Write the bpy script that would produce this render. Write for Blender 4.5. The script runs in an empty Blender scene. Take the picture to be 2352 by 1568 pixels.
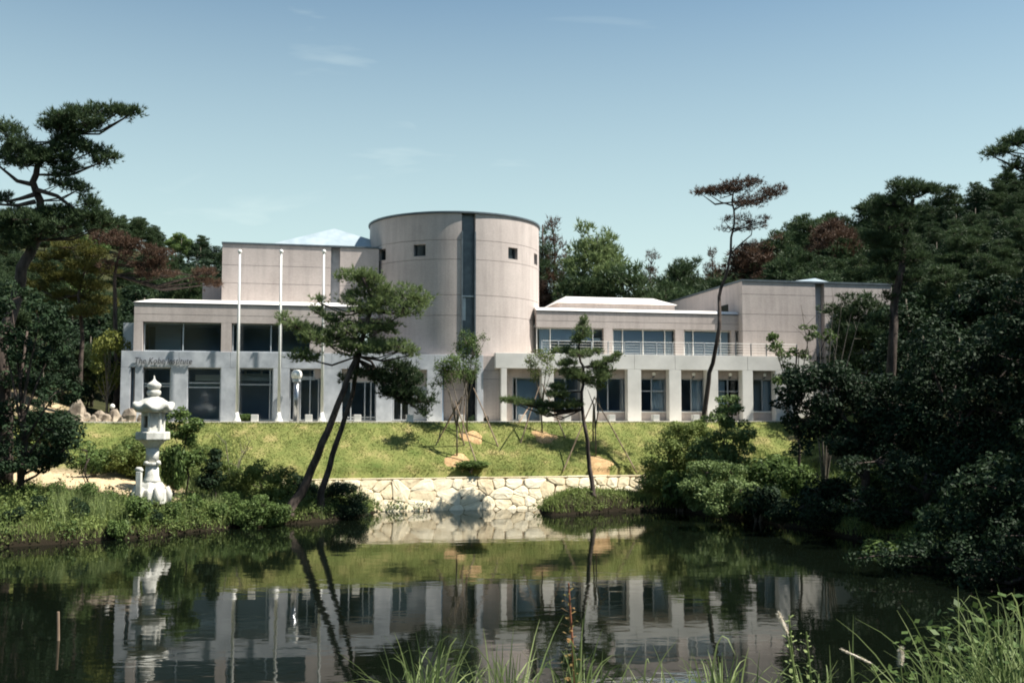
import bpy, math, random
import numpy as np
from mathutils import Vector

random.seed(7)
RNG = np.random.default_rng(7)
S = bpy.context.scene
COL = S.collection
rad = math.radians

# ------------------------------------------------------------------ camera
CAM = np.array([0.0, 0.0, 4.9])
FPX, CX, CY, HOR = 2400.0, 1176.0, 784.0, 955.0      # photo measured at 2352 x 1568
PITCH = math.atan((HOR - CY) / FPX)
cd = bpy.data.cameras.new('camera'); co = bpy.data.objects.new('camera', cd); COL.objects.link(co)
cd.sensor_width = 36.0; cd.lens = 36.0 * FPX / 2352.0
cd.clip_start = 0.1; cd.clip_end = 3000
co.location = CAM; co.rotation_euler = (math.pi / 2 + PITCH, 0, 0)
S.camera = co

# ------------------------------------------------------------------ sky, sun, exposure
SUN_EL, SUN_AZ = rad(55), rad(98)          # azimuth clockwise from +Y (sun stands right of the view)
to_sun = Vector((math.sin(SUN_AZ) * math.cos(SUN_EL), math.cos(SUN_AZ) * math.cos(SUN_EL), math.sin(SUN_EL)))
W = bpy.data.worlds.new('World'); S.world = W; W.use_nodes = True
nt = W.node_tree; nt.nodes.clear()
def N(t, kind, **kw):
    n = t.nodes.new(kind)
    for k, v in kw.items(): setattr(n, k, v)
    return n
out = N(nt, 'ShaderNodeOutputWorld'); bg = N(nt, 'ShaderNodeBackground')
sky = N(nt, 'ShaderNodeTexSky', sky_type='NISHITA', sun_disc=False, sun_elevation=SUN_EL, sun_rotation=SUN_AZ,
        altitude=150.0, air_density=1.05, dust_density=0.5, ozone_density=1.0)
bg.inputs['Strength'].default_value = 0.066
# thin cirrus streaks drawn over the whole dome
tc = N(nt, 'ShaderNodeTexCoord'); mp = N(nt, 'ShaderNodeMapping')
mp.inputs['Rotation'].default_value = (0.0, rad(14), rad(0)); mp.inputs['Scale'].default_value = (1.3, 1.3, 7.0)
mp.inputs['Location'].default_value = (1.04, 4.08, 3.5)
n1 = N(nt, 'ShaderNodeTexNoise'); n1.inputs['Scale'].default_value = 1.7; n1.inputs['Detail'].default_value = 5; n1.inputs['Distortion'].default_value = 0.7
r1 = N(nt, 'ShaderNodeValToRGB'); r1.color_ramp.elements[0].position = 0.60; r1.color_ramp.elements[1].position = 0.80
r1.color_ramp.elements[0].color = (0, 0, 0, 1); r1.color_ramp.elements[1].color = (0.45, 0.45, 0.45, 1)
mx = N(nt, 'ShaderNodeMixRGB'); mx.inputs[2].default_value = (8.6, 9.4, 8.8, 1)
tint = N(nt, 'ShaderNodeMixRGB', blend_type='MULTIPLY'); tint.inputs[0].default_value = 1.0; tint.inputs[2].default_value = (0.84, 1.0, 0.96, 1)
L = nt.links.new
# summer haze whitening the sky towards the horizon, the same all round
sx_ = N(nt, 'ShaderNodeSeparateXYZ'); hz = N(nt, 'ShaderNodeMapRange'); hz.inputs[1].default_value = 0.0; hz.inputs[2].default_value = 0.43
hz.inputs[3].default_value = 1.0; hz.inputs[4].default_value = 0.0
hp_ = N(nt, 'ShaderNodeMath', operation='POWER'); hp_.inputs[1].default_value = 1.05
hm_ = N(nt, 'ShaderNodeMath', operation='MULTIPLY'); hm_.inputs[1].default_value = 1.0
hx = N(nt, 'ShaderNodeMixRGB'); hx.inputs[2].default_value = (6.0, 7.3, 6.7, 1)
L(tc.outputs['Generated'], sx_.inputs[0]); L(sx_.outputs['Z'], hz.inputs[0]); L(hz.outputs[0], hp_.inputs[0]); L(hp_.outputs[0], hm_.inputs[0]); L(hm_.outputs[0], hx.inputs[0])
L(tc.outputs['Generated'], mp.inputs['Vector']); L(mp.outputs[0], n1.inputs['Vector']); L(n1.outputs['Fac'], r1.inputs[0])
L(sky.outputs[0], tint.inputs[1]); L(r1.outputs[0], mx.inputs[0]); L(tint.outputs[0], hx.inputs[1]); L(hx.outputs[0], mx.inputs[1])
L(mx.outputs[0], bg.inputs[0]); L(bg.outputs[0], out.inputs[0])
sl = bpy.data.lights.new('sun', 'SUN'); so = bpy.data.objects.new('sun', sl); COL.objects.link(so)
sl.energy = 5.0; sl.angle = rad(0.53); sl.color = (1.0, 0.95, 0.85)
so.rotation_euler = to_sun.to_track_quat('Z', 'Y').to_euler()
S.view_settings.view_transform = 'Standard'; S.view_settings.look = 'None'
S.view_settings.exposure = 1.0; S.view_settings.gamma = 1.0
S.cycles.filter_width = 1.9
S.cycles.max_bounces = 8; S.cycles.transparent_max_bounces = 16
S.cycles.caustics_reflective = False; S.cycles.caustics_refractive = False

# ------------------------------------------------------------------ pixel helpers
CP, SP = math.cos(PITCH), math.sin(PITCH)
def ray(px, py):
    dx = (px - CX) / FPX; dy = (CY - py) / FPX
    return np.array([dx, CP - dy * SP, SP + dy * CP])
def at(px, py, Y):
    d = ray(px, py); return CAM + d * (Y / d[1])
def atz(px, py, z):
    d = ray(px, py); return CAM + d * ((z - CAM[2]) / d[2])
def mpp(Y): return Y / FPX

# building frame: origin on the tower axis, u along the facade, v away from the camera
TH = rad(12.0); CT, ST = math.cos(TH), math.sin(TH)
TX, TY, R_T = -3.75, 67.7, 5.5
ZB = 4.6
def uv(x, y):
    dx, dy = x - TX, y - TY
    return dx * CT + dy * ST, -dx * ST + dy * CT
def world(u, v): return TX + u * CT - v * ST, TY + u * ST + v * CT
def onplane(px, py, v):
    d = ray(px, py)
    vc = uv(0, 0)[1]; dv = -d[0] * ST + d[1] * CT
    p = CAM + d * ((v - vc) / dv)
    return uv(p[0], p[1])[0], p[2] - ZB
def fu(px, v, py=900): return onplane(px, py, v)[0]
def fz(px, py, v): return onplane(px, py, v)[1]

# ------------------------------------------------------------------ materials
MATS = {}
def base_mat(name):
    m = bpy.data.materials.new(name); m.use_nodes = True
    t = m.node_tree; p = t.nodes['Principled BSDF']
    MATS[name] = m
    return m, t, p
def noise(t, scale, detail=4, rough=0.55, vec=None, dist=0.0):
    n = N(t, 'ShaderNodeTexNoise'); n.inputs['Scale'].default_value = scale; n.inputs['Detail'].default_value = detail
    n.inputs['Roughness'].default_value = rough; n.inputs['Distortion'].default_value = dist
    if vec is not None: t.links.new(vec, n.inputs['Vector'])
    return n
def ramp(t, fac, stops):
    r = N(t, 'ShaderNodeValToRGB'); e = r.color_ramp.elements
    while len(e) > 1: e.remove(e[-1])
    e[0].position = stops[0][0]; e[0].color = (*stops[0][1], 1)
    for p, c in stops[1:]:
        q = e.new(p); q.color = (*c, 1)
    t.links.new(fac, r.inputs[0]); return r
def coords(t, scale=(1, 1, 1)):
    tcn = N(t, 'ShaderNodeTexCoord'); m = N(t, 'ShaderNodeMapping'); m.inputs['Scale'].default_value = scale
    t.links.new(tcn.outputs['Object'], m.inputs['Vector']); return m.outputs[0]
def simple(name, c1, c2, scale=3.0, rough=0.8, bump=0.0, bscale=None, stretch=(1, 1, 1), metal=0.0, spec=0.4, lo=0.35, hi=0.65):
    m, t, p = base_mat(name)
    v = coords(t, stretch); n = noise(t, scale, 5, 0.6, v)
    r = ramp(t, n.outputs['Fac'], [(lo, c1), (hi, c2)])
    t.links.new(r.outputs[0], p.inputs['Base Color'])
    p.inputs['Roughness'].default_value = rough; p.inputs['Metallic'].default_value = metal
    p.inputs['Specular IOR Level'].default_value = spec
    if bump:
        b = N(t, 'ShaderNodeBump'); b.inputs['Strength'].default_value = bump; b.inputs['Distance'].default_value = 0.02
        n2 = noise(t, bscale or scale * 6, 4, 0.6, v)
        t.links.new(n2.outputs['Fac'], b.inputs['Height']); t.links.new(b.outputs[0], p.inputs['Normal'])
    return m
def leaf_mat(name, dark, light, trans=0.25, rough=0.55, nscale=0.9, extra=None):
    m, t, p = base_mat(name)
    g = N(t, 'ShaderNodeNewGeometry'); o = N(t, 'ShaderNodeObjectInfo')
    n = noise(t, nscale, 3, 0.5, coords(t))
    a = N(t, 'ShaderNodeMath', operation='ADD'); t.links.new(g.outputs['Random Per Island'], a.inputs[0]); t.links.new(n.outputs['Fac'], a.inputs[1])
    b = N(t, 'ShaderNodeMath', operation='MULTIPLY_ADD'); b.inputs[1].default_value = 0.45; t.links.new(a.outputs[0], b.inputs[0])
    c = N(t, 'ShaderNodeMath', operation='MULTIPLY'); c.inputs[1].default_value = 0.22; t.links.new(o.outputs['Random'], c.inputs[0])
    t.links.new(c.outputs[0], b.inputs[2])
    stops = [(0.2, dark), (0.85, light)] + ([(1.0, extra)] if extra else [])
    r = ramp(t, b.outputs[0], stops)
    t.links.new(r.outputs[0], p.inputs['Base Color']); p.inputs['Roughness'].default_value = max(rough, .55)
    p.inputs['Specular IOR Level'].default_value = 0.16
    tr = N(t, 'ShaderNodeBsdfTranslucent'); t.links.new(r.outputs[0], tr.inputs[0])
    ms = N(t, 'ShaderNodeMixShader'); ms.inputs[0].default_value = trans
    t.links.new(p.outputs[0], ms.inputs[1]); t.links.new(tr.outputs[0], ms.inputs[2])
    t.links.new(ms.outputs[0], t.nodes['Material Output'].inputs[0])
    return m

def tile_mat(name, c1, c2):
    m, t, p = base_mat(name)
    v = coords(t); big = noise(t, 0.35, 4, 0.6, v); fine = noise(t, 1.0, 2, 0.6, coords(t, (9, 9, 26)))
    mixn = N(t, 'ShaderNodeMath', operation='MULTIPLY_ADD'); mixn.inputs[1].default_value = 0.55
    t.links.new(big.outputs['Fac'], mixn.inputs[0])
    f2 = N(t, 'ShaderNodeMath', operation='MULTIPLY'); f2.inputs[1].default_value = 0.45; t.links.new(fine.outputs['Fac'], f2.inputs[0])
    t.links.new(f2.outputs[0], mixn.inputs[2])
    r = ramp(t, mixn.outputs[0], [(0.38, c1), (0.62, c2)])
    stk = noise(t, 1.0, 4, 0.6, coords(t, (2.6, 2.6, 0.22))); sr = ramp(t, stk.outputs['Fac'], [(.36, (.87, .87, .87)), (.56, (1, 1, 1))])
    mm = N(t, 'ShaderNodeMixRGB', blend_type='MULTIPLY'); mm.inputs[0].default_value = 1.0; t.links.new(r.outputs[0], mm.inputs[1]); t.links.new(sr.outputs[0], mm.inputs[2])
    t.links.new(mm.outputs[0], p.inputs['Base Color']); p.inputs['Roughness'].default_value = 0.75
    b = N(t, 'ShaderNodeBump'); b.inputs['Strength'].default_value = 0.25; b.inputs['Distance'].default_value = 0.01
    t.links.new(fine.outputs['Fac'], b.inputs['Height']); t.links.new(b.outputs[0], p.inputs['Normal'])
    return m
M_TILE = tile_mat('beige_tile', (0.40, 0.345, 0.322), (0.51, 0.447, 0.42))
M_GRANITE = simple('grey_granite', (0.31, 0.33, 0.36), (0.46, 0.48, 0.51), 1.3, 0.6, 0.15, 30)
M_CONC = simple('pale_concrete', (0.58, 0.565, 0.535), (0.72, 0.70, 0.665), 0.6, 0.8, 0.12, 12)
M_WHITE = simple('white_metal', (0.74, 0.73, 0.70), (0.82, 0.81, 0.78), 1.5, 0.45)
M_ROOF = simple('roof_metal', (0.78, 0.74, 0.70), (0.85, 0.81, 0.77), 1.2, 0.5)
M_COPE = simple('blue_grey_metal', (0.085, 0.105, 0.12), (0.135, 0.16, 0.18), 2, 0.4, metal=0.3)
M_ALU = simple('aluminium', (0.42, 0.45, 0.48), (0.55, 0.58, 0.60), 2, 0.4, metal=0.4)
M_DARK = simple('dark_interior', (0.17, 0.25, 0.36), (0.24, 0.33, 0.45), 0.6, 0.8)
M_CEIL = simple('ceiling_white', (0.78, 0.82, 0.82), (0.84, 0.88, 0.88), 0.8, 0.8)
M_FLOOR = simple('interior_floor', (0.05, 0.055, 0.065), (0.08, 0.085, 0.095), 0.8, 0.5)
M_BLIND = simple('blue_grey_blind', (0.60, 0.66, 0.74), (0.70, 0.75, 0.80), 1.2, 0.8, stretch=(1, 1, 10))
M_CURT = simple('white_curtain', (0.74, 0.75, 0.76), (0.86, 0.86, 0.86), 2.0, 0.85, stretch=(8, 8, 0.3))
M_SIGN = simple('bronze_letter', (0.05, 0.055, 0.065), (0.08, 0.085, 0.095), 5, 0.45, metal=0.5)
def stone_mat():
    m, t, p = base_mat('cream_stone'); v = coords(t); n = noise(t, 1.6, 6, .65, v); o = N(t, 'ShaderNodeObjectInfo')
    a = N(t, 'ShaderNodeMath', operation='MULTIPLY_ADD'); a.inputs[1].default_value = .45; t.links.new(o.outputs['Random'], a.inputs[0])
    b2 = N(t, 'ShaderNodeMath', operation='MULTIPLY'); b2.inputs[1].default_value = .75; t.links.new(n.outputs['Fac'], b2.inputs[0]); t.links.new(b2.outputs[0], a.inputs[2])
    r = ramp(t, a.outputs[0], [(.22, (.50, .39, .25)), (.42, (.74, .62, .42)), (.8, (.88, .79, .60))])
    t.links.new(r.outputs[0], p.inputs['Base Color']); p.inputs['Roughness'].default_value = .9; p.inputs['Specular IOR Level'].default_value = .2
    b = N(t, 'ShaderNodeBump'); b.inputs['Strength'].default_value = .6; b.inputs['Distance'].default_value = .03
    t.links.new(noise(t, 7, 5, .65, v).outputs['Fac'], b.inputs['Height']); t.links.new(b.outputs[0], p.inputs['Normal']); return m
M_STONE = stone_mat()
M_MORTAR = simple('mottled_mortar', (0.16, 0.11, 0.065), (0.70, 0.58, 0.40), 1.3, 0.95, 0.0, None, (1, 1, 1), 0.0, 0.2, .42, .5)  # mortar colour mottled between dark brown and tan
M_LANT = simple('white_granite', (0.42, 0.41, 0.37), (0.70, 0.69, 0.64), 3.0, 0.85, 0.5, 30, (1, 1, .5))
M_ROCK = simple('tan_rock', (0.14, 0.11, 0.085), (0.42, 0.35, 0.27), 1.8, 0.9, 0.8, 5)
M_BARK = simple('pine_bark', (0.022, 0.016, 0.013), (0.095, 0.07, 0.058), 2.5, 0.9, 0.9, 9, stretch=(2, 2, 0.6))
M_GBARK = simple('grey_bark', (0.09, 0.075, 0.06), (0.20, 0.175, 0.14), 4, 0.9, 0.5, 14)
M_STAKE = simple('stake_wood', (0.16, 0.11, 0.075), (0.32, 0.24, 0.17), 3, 0.8, stretch=(1, 1, 0.3))
M_SOIL = simple('orange_soil', (0.34, 0.21, 0.10), (0.52, 0.35, 0.18), 2.2, 0.95, 0.6, 9)
M_PAVE = simple('terrace_concrete', (0.56, 0.52, 0.44), (0.68, 0.64, 0.55), 0.7, 0.85, 0.2, 10)
M_GLOBE = simple('opal_globe', (0.84, 0.82, 0.76), (0.88, 0.86, 0.80), 1, 0.3)
M_STEEL = simple('steel_column', (0.30, 0.31, 0.33), (0.40, 0.41, 0.43), 1, 0.25, metal=0.8)

M_NEEDLE = leaf_mat('pine_needles', (0.022, 0.042, 0.021), (0.082, 0.12, 0.052), 0.22)
M_NEEDLE_L = leaf_mat('young_pine_needles', (0.065, 0.10, 0.042), (0.22, 0.28, 0.115), 0.36)
M_NEEDLE_B = leaf_mat('brown_needles', (0.05, 0.033, 0.024), (0.12, 0.072, 0.048), 0.2)
M_NEEDLE_M = leaf_mat('browning_needles', (0.06, 0.035, 0.025), (0.13, 0.075, 0.045), 0.2)
M_LEAFD = leaf_mat('dark_leaves', (0.007, 0.016, 0.009), (0.030, 0.056, 0.023), 0.16, 0.65)  # leaf green lowered further to stand in for the right bank's deep shade
M_LEAF = leaf_mat('green_leaves', (0.036, 0.068, 0.02), (0.15, 0.215, 0.065), 0.3, 0.5)
M_LEAFY = leaf_mat('yellow_green_leaves', (0.07, 0.09, 0.02), (0.24, 0.25, 0.06), 0.3)
M_SHRUB = leaf_mat('glossy_shrub_leaves', (0.045, 0.08, 0.028), (0.21, 0.28, 0.105), 0.3, 0.5)
M_GRASS = leaf_mat('bank_grass', (0.07, 0.11, 0.03), (0.25, 0.30, 0.095), 0.32, 0.6, 0.5)
M_LAWN = leaf_mat('lawn_grass', (0.105, 0.145, 0.038), (0.22, 0.235, 0.075), 0.28, 0.7, 0.6, (0.40, 0.32, 0.14))
M_FGRASS = leaf_mat('tall_grass', (0.09, 0.14, 0.045), (0.34, 0.40, 0.17), 0.35, 0.5, 2.0)
M_SEED = simple('seed_plume', (0.62, 0.55, 0.45), (0.80, 0.74, 0.64), 9, 0.9)
M_RSTEM = simple('red_stem', (0.20, 0.07, 0.04), (0.34, 0.13, 0.07), 9, 0.7)

def glass_mat(name, tint_c, refl=1.0):
    m = bpy.data.materials.new(name); m.use_nodes = True; t = m.node_tree; t.nodes.clear()
    o = N(t, 'ShaderNodeOutputMaterial'); tr = N(t, 'ShaderNodeBsdfTransparent'); gl = N(t, 'ShaderNodeBsdfGlossy')
    tr.inputs[0].default_value = (*tint_c, 1); gl.inputs['Roughness'].default_value = 0.07; gl.inputs[0].default_value = (refl, refl, refl, 1)
    fr = N(t, 'ShaderNodeFresnel'); fr.inputs[0].default_value = 1.55
    ms = N(t, 'ShaderNodeMixShader')
    t.links.new(fr.outputs[0], ms.inputs[0]); t.links.new(tr.outputs[0], ms.inputs[1]); t.links.new(gl.outputs[0], ms.inputs[2])
    t.links.new(ms.outputs[0], o.inputs[0]); return m
M_DGLASS = simple('dark_window_glass', (0.012, 0.016, 0.02), (0.02, 0.026, 0.032), 2, 0.12, spec=0.35)
M_GLASS = glass_mat('window_glass', (0.88, 0.95, 1.0))

# ------------------------------------------------------------------ object helpers
def obj(name, mesh, mat=None, parent=None, loc=None):
    o = bpy.data.objects.new(name, mesh); COL.objects.link(o)
    if mat is not None and mesh is not None and not mesh.materials: mesh.materials.append(mat)
    if parent is not None: o.parent = parent
    if loc is not None: o.location = loc
    return o
def tag(o, label=None, cat=None, group=None, kind=None):
    if label: o['label'] = label
    if cat: o['category'] = cat
    if group: o['group'] = group
    if kind: o['kind'] = kind
    return o
def empty(name, loc, rz=0.0):
    o = bpy.data.objects.new(name, None); COL.objects.link(o); o.location = loc; o.rotation_euler = (0, 0, rz); o.empty_display_size = 0.3
    return o
def np_mesh(name, V, F, mat=None, smooth=False):
    V = np.asarray(V, dtype=np.float32); F = np.asarray(F, dtype=np.int32)
    me = bpy.data.meshes.new(name); k = F.shape[1]
    me.vertices.add(len(V)); me.vertices.foreach_set('co', V.ravel())
    me.loops.add(F.size); me.loops.foreach_set('vertex_index', F.ravel())
    me.polygons.add(len(F)); me.polygons.foreach_set('loop_start', np.arange(0, F.size, k, dtype=np.int32))
    if smooth: me.polygons.foreach_set('use_smooth', np.ones(len(F), dtype=bool))
    me.update(calc_edges=True)
    if mat: me.materials.append(mat)
    return me

class MB:
    def __init__(s): s.v = []; s.f = []
    def add(s, vs, fs):
        b = len(s.v); s.v += [tuple(map(float, p)) for p in vs]; s.f += [tuple(i + b for i in f) for f in fs]; return s
    def box(s, x0, x1, y0, y1, z0, z1):
        return s.add([(x0, y0, z0), (x1, y0, z0), (x1, y1, z0), (x0, y1, z0), (x0, y0, z1), (x1, y0, z1), (x1, y1, z1), (x0, y1, z1)],
                     [(0, 3, 2, 1), (4, 5, 6, 7), (0, 1, 5, 4), (1, 2, 6, 5), (2, 3, 7, 6), (3, 0, 4, 7)])
    def hexa(s, p):       # 8 points, bottom loop then top loop
        return s.add(p, [(0, 3, 2, 1), (4, 5, 6, 7), (0, 1, 5, 4), (1, 2, 6, 5), (2, 3, 7, 6), (3, 0, 4, 7)])
    def tube(s, pts, rs, n=7, cap=True):
        pts = [np.asarray(p, float) for p in pts]; rings = []
        prev = None
        for i, p in enumerate(pts):
            d = pts[min(i + 1, len(pts) - 1)] - pts[max(i - 1, 0)]; d = d / (np.linalg.norm(d) + 1e-9)
            if prev is None:
                a = np.array([1.0, 0, 0]) if abs(d[0]) < 0.8 else np.array([0, 1.0, 0])
            else: a = prev
            x = a - d * a.dot(d); x /= np.linalg.norm(x) + 1e-9; y = np.cross(d, x); prev = x
            rings.append([p + rs[i] * (math.cos(2 * math.pi * k / n) * x + math.sin(2 * math.pi * k / n) * y) for k in range(n)])
        vs = [q for r in rings for q in r]; fs = []
        for i in range(len(rings) - 1):
            for k in range(n):
                k2 = (k + 1) % n
                fs.append((i * n + k, i * n + k2, (i + 1) * n + k2, (i + 1) * n + k))
        if cap:
            fs.append(tuple(range(n - 1, -1, -1))); fs.append(tuple((len(rings) - 1) * n + k for k in range(n)))
        return s.add(vs, fs)
    def lathe(s, prof, n=24, rot=0.0, c=(0, 0, 0), mod=None):
        vs, fs = [], []
        for (r, z) in prof:
            for k in range(n):
                a = rot + 2 * math.pi * k / n
                rr, zz = (r, z) if mod is None else mod(r, z, a)
                vs.append((c[0] + rr * math.cos(a), c[1] + rr * math.sin(a), c[2] + zz))
        m = len(prof)
        for i in range(m - 1):
            for k in range(n):
                k2 = (k + 1) % n; fs.append((i * n + k, i * n + k2, (i + 1) * n + k2, (i + 1) * n + k))
        fs.append(tuple(range(n - 1, -1, -1))); fs.append(tuple((m - 1) * n + k for k in range(n)))
        return s.add(vs, fs)
    def arc(s, r0, r1, a0, a1, z0, z1, n=None):   # curved slab round the origin; angle 0 faces -y, positive to +x
        n = n or max(1, int(abs(a1 - a0) / rad(2.5)))
        b = len(s.v); vs = []; fs = []
        for i in range(n + 1):
            a = a0 + (a1 - a0) * i / n; sx, sy = math.sin(a), -math.cos(a)
            vs += [(r0 * sx, r0 * sy, z0), (r1 * sx, r1 * sy, z0), (r1 * sx, r1 * sy, z1), (r0 * sx, r0 * sy, z1)]
        for i in range(n):
            for k in range(4):
                k2 = (k + 1) % 4; fs.append((4 * i + k, 4 * i + k2, 4 * (i + 1) + k2, 4 * (i + 1) + k))
        fs.append((3, 2, 1, 0)); fs.append((4 * n, 4 * n + 1, 4 * n + 2, 4 * n + 3))
        return s.add(vs, fs)
    def mesh(s, name, mat=None, smooth=False):
        me = bpy.data.meshes.new(name); me.from_pydata(s.v, [], s.f); me.update()
        if smooth: me.polygons.foreach_set('use_smooth', [True] * len(me.polygons))
        if mat: me.materials.append(mat)
        return me
    def build(s, name, mat, parent=None, smooth=False, bevel=0.0, loc=None):
        o = obj(name, s.mesh(name, mat, smooth), None, parent, loc)
        if bevel:
            b = o.modifiers.new('bevel', 'BEVEL'); b.width = bevel; b.segments = 2; b.limit_method = 'ANGLE'
        return o

# ------------------------------------------------------------------ terrain
SH = [atz(x, y, 0)[:2] for x, y in [(-120, 1262), (0, 1257), (120, 1250), (250, 1240), (340, 1234), (420, 1224), (500, 1216), (560, 1208),
      (620, 1204), (680, 1203), (740, 1199), (800, 1191), (845, 1181)]]
V_WALL = -12.5
u_wl = uv(*atz(862, 1173, 0)[:2])[0]; u_wr = fu(1252, V_WALL, 1168)
WALLP = [np.array(world(u_wl, V_WALL)), np.array(world(u_wr, V_WALL))]
SH2 = [atz(x, y, 0)[:2] for x, y in [(1238, 1172), (1244, 1180), (1270, 1184), (1340, 1180), (1400, 1175), (1500, 1172), (1560, 1173),
       (1640, 1183), (1720, 1194), (1800, 1206), (1900, 1225), (2000, 1246), (2100, 1270), (2200, 1298), (2352, 1340)]]
SH3 = [np.array(p) for p in [(17.0, 24.0), (15.5, 17.0), (10.5, 11.5), (5.0, 9.0), (-5.0, 8.6), (-15, 9.2), (-25, 13.0), (-30.5, 22.0), (-28.5, 31.0)]]
POND = np.array(SH + WALLP + SH2 + SH3)
def pond_sd(x, y):       # positive on land
    x = np.asarray(x, float); y = np.asarray(y, float)
    best = np.full(x.shape, 1e9); inside = np.zeros(x.shape, bool); n = len(POND)
    for i in range(n):
        ax, ay = POND[i]; bx, by = POND[(i + 1) % n]
        ex, ey = bx - ax, by - ay; L2 = ex * ex + ey * ey + 1e-12
        t = np.clip(((x - ax) * ex + (y - ay) * ey) / L2, 0, 1)
        d = np.hypot(x - ax - t * ex, y - ay - t * ey); best = np.minimum(best, d)
        c = ((ay > y) != (by > y)) & (x < (bx - ax) * (y - ay) / (by - ay + 1e-12) + ax)
        inside ^= c
    return np.where(inside, -best, best)
def sstep(a, b, x):
    t = np.clip((x - a) / (b - a), 0, 1); return t * t * (3 - 2 * t)
V_EDGE = -7.7
U_W0, U_W1 = fu(628, V_WALL, 1150), fu(1490, V_WALL, 1140)
def vnoise(x, y):
    return (np.sin(x * .9 + 1.3 * np.sin(y * .53)) + np.sin(y * 1.1 + 1.7 * np.sin(x * .47 + 1)) + .6 * np.sin(x * 2.3 + y * 1.9)) / 2.6
def ground(x, y):
    x = np.asarray(x, float); y = np.asarray(y, float)
    d = pond_sd(x, y)
    du, dv = (x - TX) * CT + (y - TY) * ST, -(x - TX) * ST + (y - TY) * CT
    slope = 1.66 + (dv + 11.9) * (4.53 - 1.66) / (V_EDGE + 11.9)
    slope = np.where(dv > -12.0, slope, -5)
    bank = 0.30 * sstep(0, .35, d) + 0.12 + .21 * np.maximum(d - .2, 0)
    left = sstep(-9.0, -15.0, du)
    cap = 2.0 + 2.5 * sstep(-13.5, -7.7, dv)
    bank = np.minimum(bank, np.where(du < -6, cap, np.minimum(2.3 + .35 * np.maximum(d - 8, 0), 4.4)))
    slope = np.minimum(slope, 4.53)
    slope = slope * (1 - left * .0)
    z = np.maximum(bank, slope)
    z = np.where((du > -24) & (du < 36) & (dv > V_EDGE), 4.53, z)
    near = sstep(13, 7, y) * sstep(40, 20, np.abs(x))
    zn = 3.35 * sstep(0.1, 4.6, d) + .05
    z = np.where(near > 0, z * (1 - near) + zn * near, z)
    # hills
    z += 19 * np.exp(-((x + 62) / 38) ** 2 - ((y - 150) / 48) ** 2) * sstep(66, 92, y + .25 * x + 8)
    z += 6.0 * sstep(-22, -42, x) * sstep(38, 75, y)
    z += 27 * np.exp(-((x - 84) / 36) ** 2 - ((y - 118) / 62) ** 2) * sstep(16, 40, x)
    z += 8.0 * sstep(17, 36, x) * sstep(18, 45, y)
    z = np.where((dv > -12.95) & (dv < -11.5) & (du > U_W0) & (du < U_W1), np.minimum(z, np.where(dv > -12.52, .1, z)), z)
    z += .62 * np.exp(-((x - 5.2) / 3.2) ** 2 - ((y - 53.9) / 1.5) ** 2) * sstep(0, .9, d) * (dv < -12.5)
    z += 24 * sstep(-12, -90, y)  # unseen hill behind the camera, added so the window panes reflect dark
    z += 0.05 * vnoise(x * 2, y * 2) * sstep(.5, 2, d) * (dv < V_EDGE - .2)
    z = np.where(d < 0, np.maximum(-1.4, -0.12 + d * .9), z)
    return z
def gz(x, y): return float(ground(np.array([x]), np.array([y]))[0])
def axis(lo, hi, st, far_lo, far_hi):
    a = list(np.arange(lo, hi + 1e-6, st)); s = st; x = lo
    pre = []
    while x > far_lo: s = min(s * 1.35, 40); x -= s; pre.append(x)
    s = st; x = a[-1]; post = []
    while x < far_hi: s = min(s * 1.18, 30); x += s; post.append(x)
    return np.array(pre[::-1] + a + post)
gx = axis(-32, 30, .42, -700, 700); gy = axis(3, 64, .42, -300, 900)
GX, GY = np.meshgrid(gx, gy); GZ = ground(GX.ravel(), GY.ravel())
nx, ny = len(gx), len(gy)
idx = np.arange(nx * ny).reshape(ny, nx)
F = np.stack([idx[:-1, :-1], idx[:-1, 1:], idx[1:, 1:], idx[1:, :-1]], -1).reshape(-1, 4)
gm = np_mesh('ground', np.stack([GX.ravel(), GY.ravel(), GZ], 1), F, smooth=True)
X, Y_ = GX.ravel(), GY.ravel(); DV = -(X - TX) * ST + (Y_ - TY) * CT; DU = (X - TX) * CT + (Y_ - TY) * ST
lawn = sstep(-12.3, -11.9, DV) * sstep(-7.3, -7.8, DV) * sstep(-27, -24, DU) * sstep(27, 23, DU)
p_s = atz(90, 1126, 1.45)
soil = np.exp(-(((X - p_s[0]) / 7.5) ** 2 + ((Y_ - p_s[1]) / 2.4) ** 2) ** 2)
p_2 = at(15, 960, 60); soil = np.maximum(soil, np.exp(-(((X - p_2[0]) / 2.5) ** 2 + ((Y_ - p_2[1]) / 6) ** 2) ** 2))
mud_shade = sstep(.75, .1, pond_sd(X, Y_))  # wet mud tone, darkened to paint the shaded undercut at the waterline
for nm, arr in (('lawn', lawn), ('soil', soil), ('mud_shade', mud_shade)):
    a = gm.attributes.new(nm, 'FLOAT', 'POINT'); a.data.foreach_set('value', arr.astype(np.float32))
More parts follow.
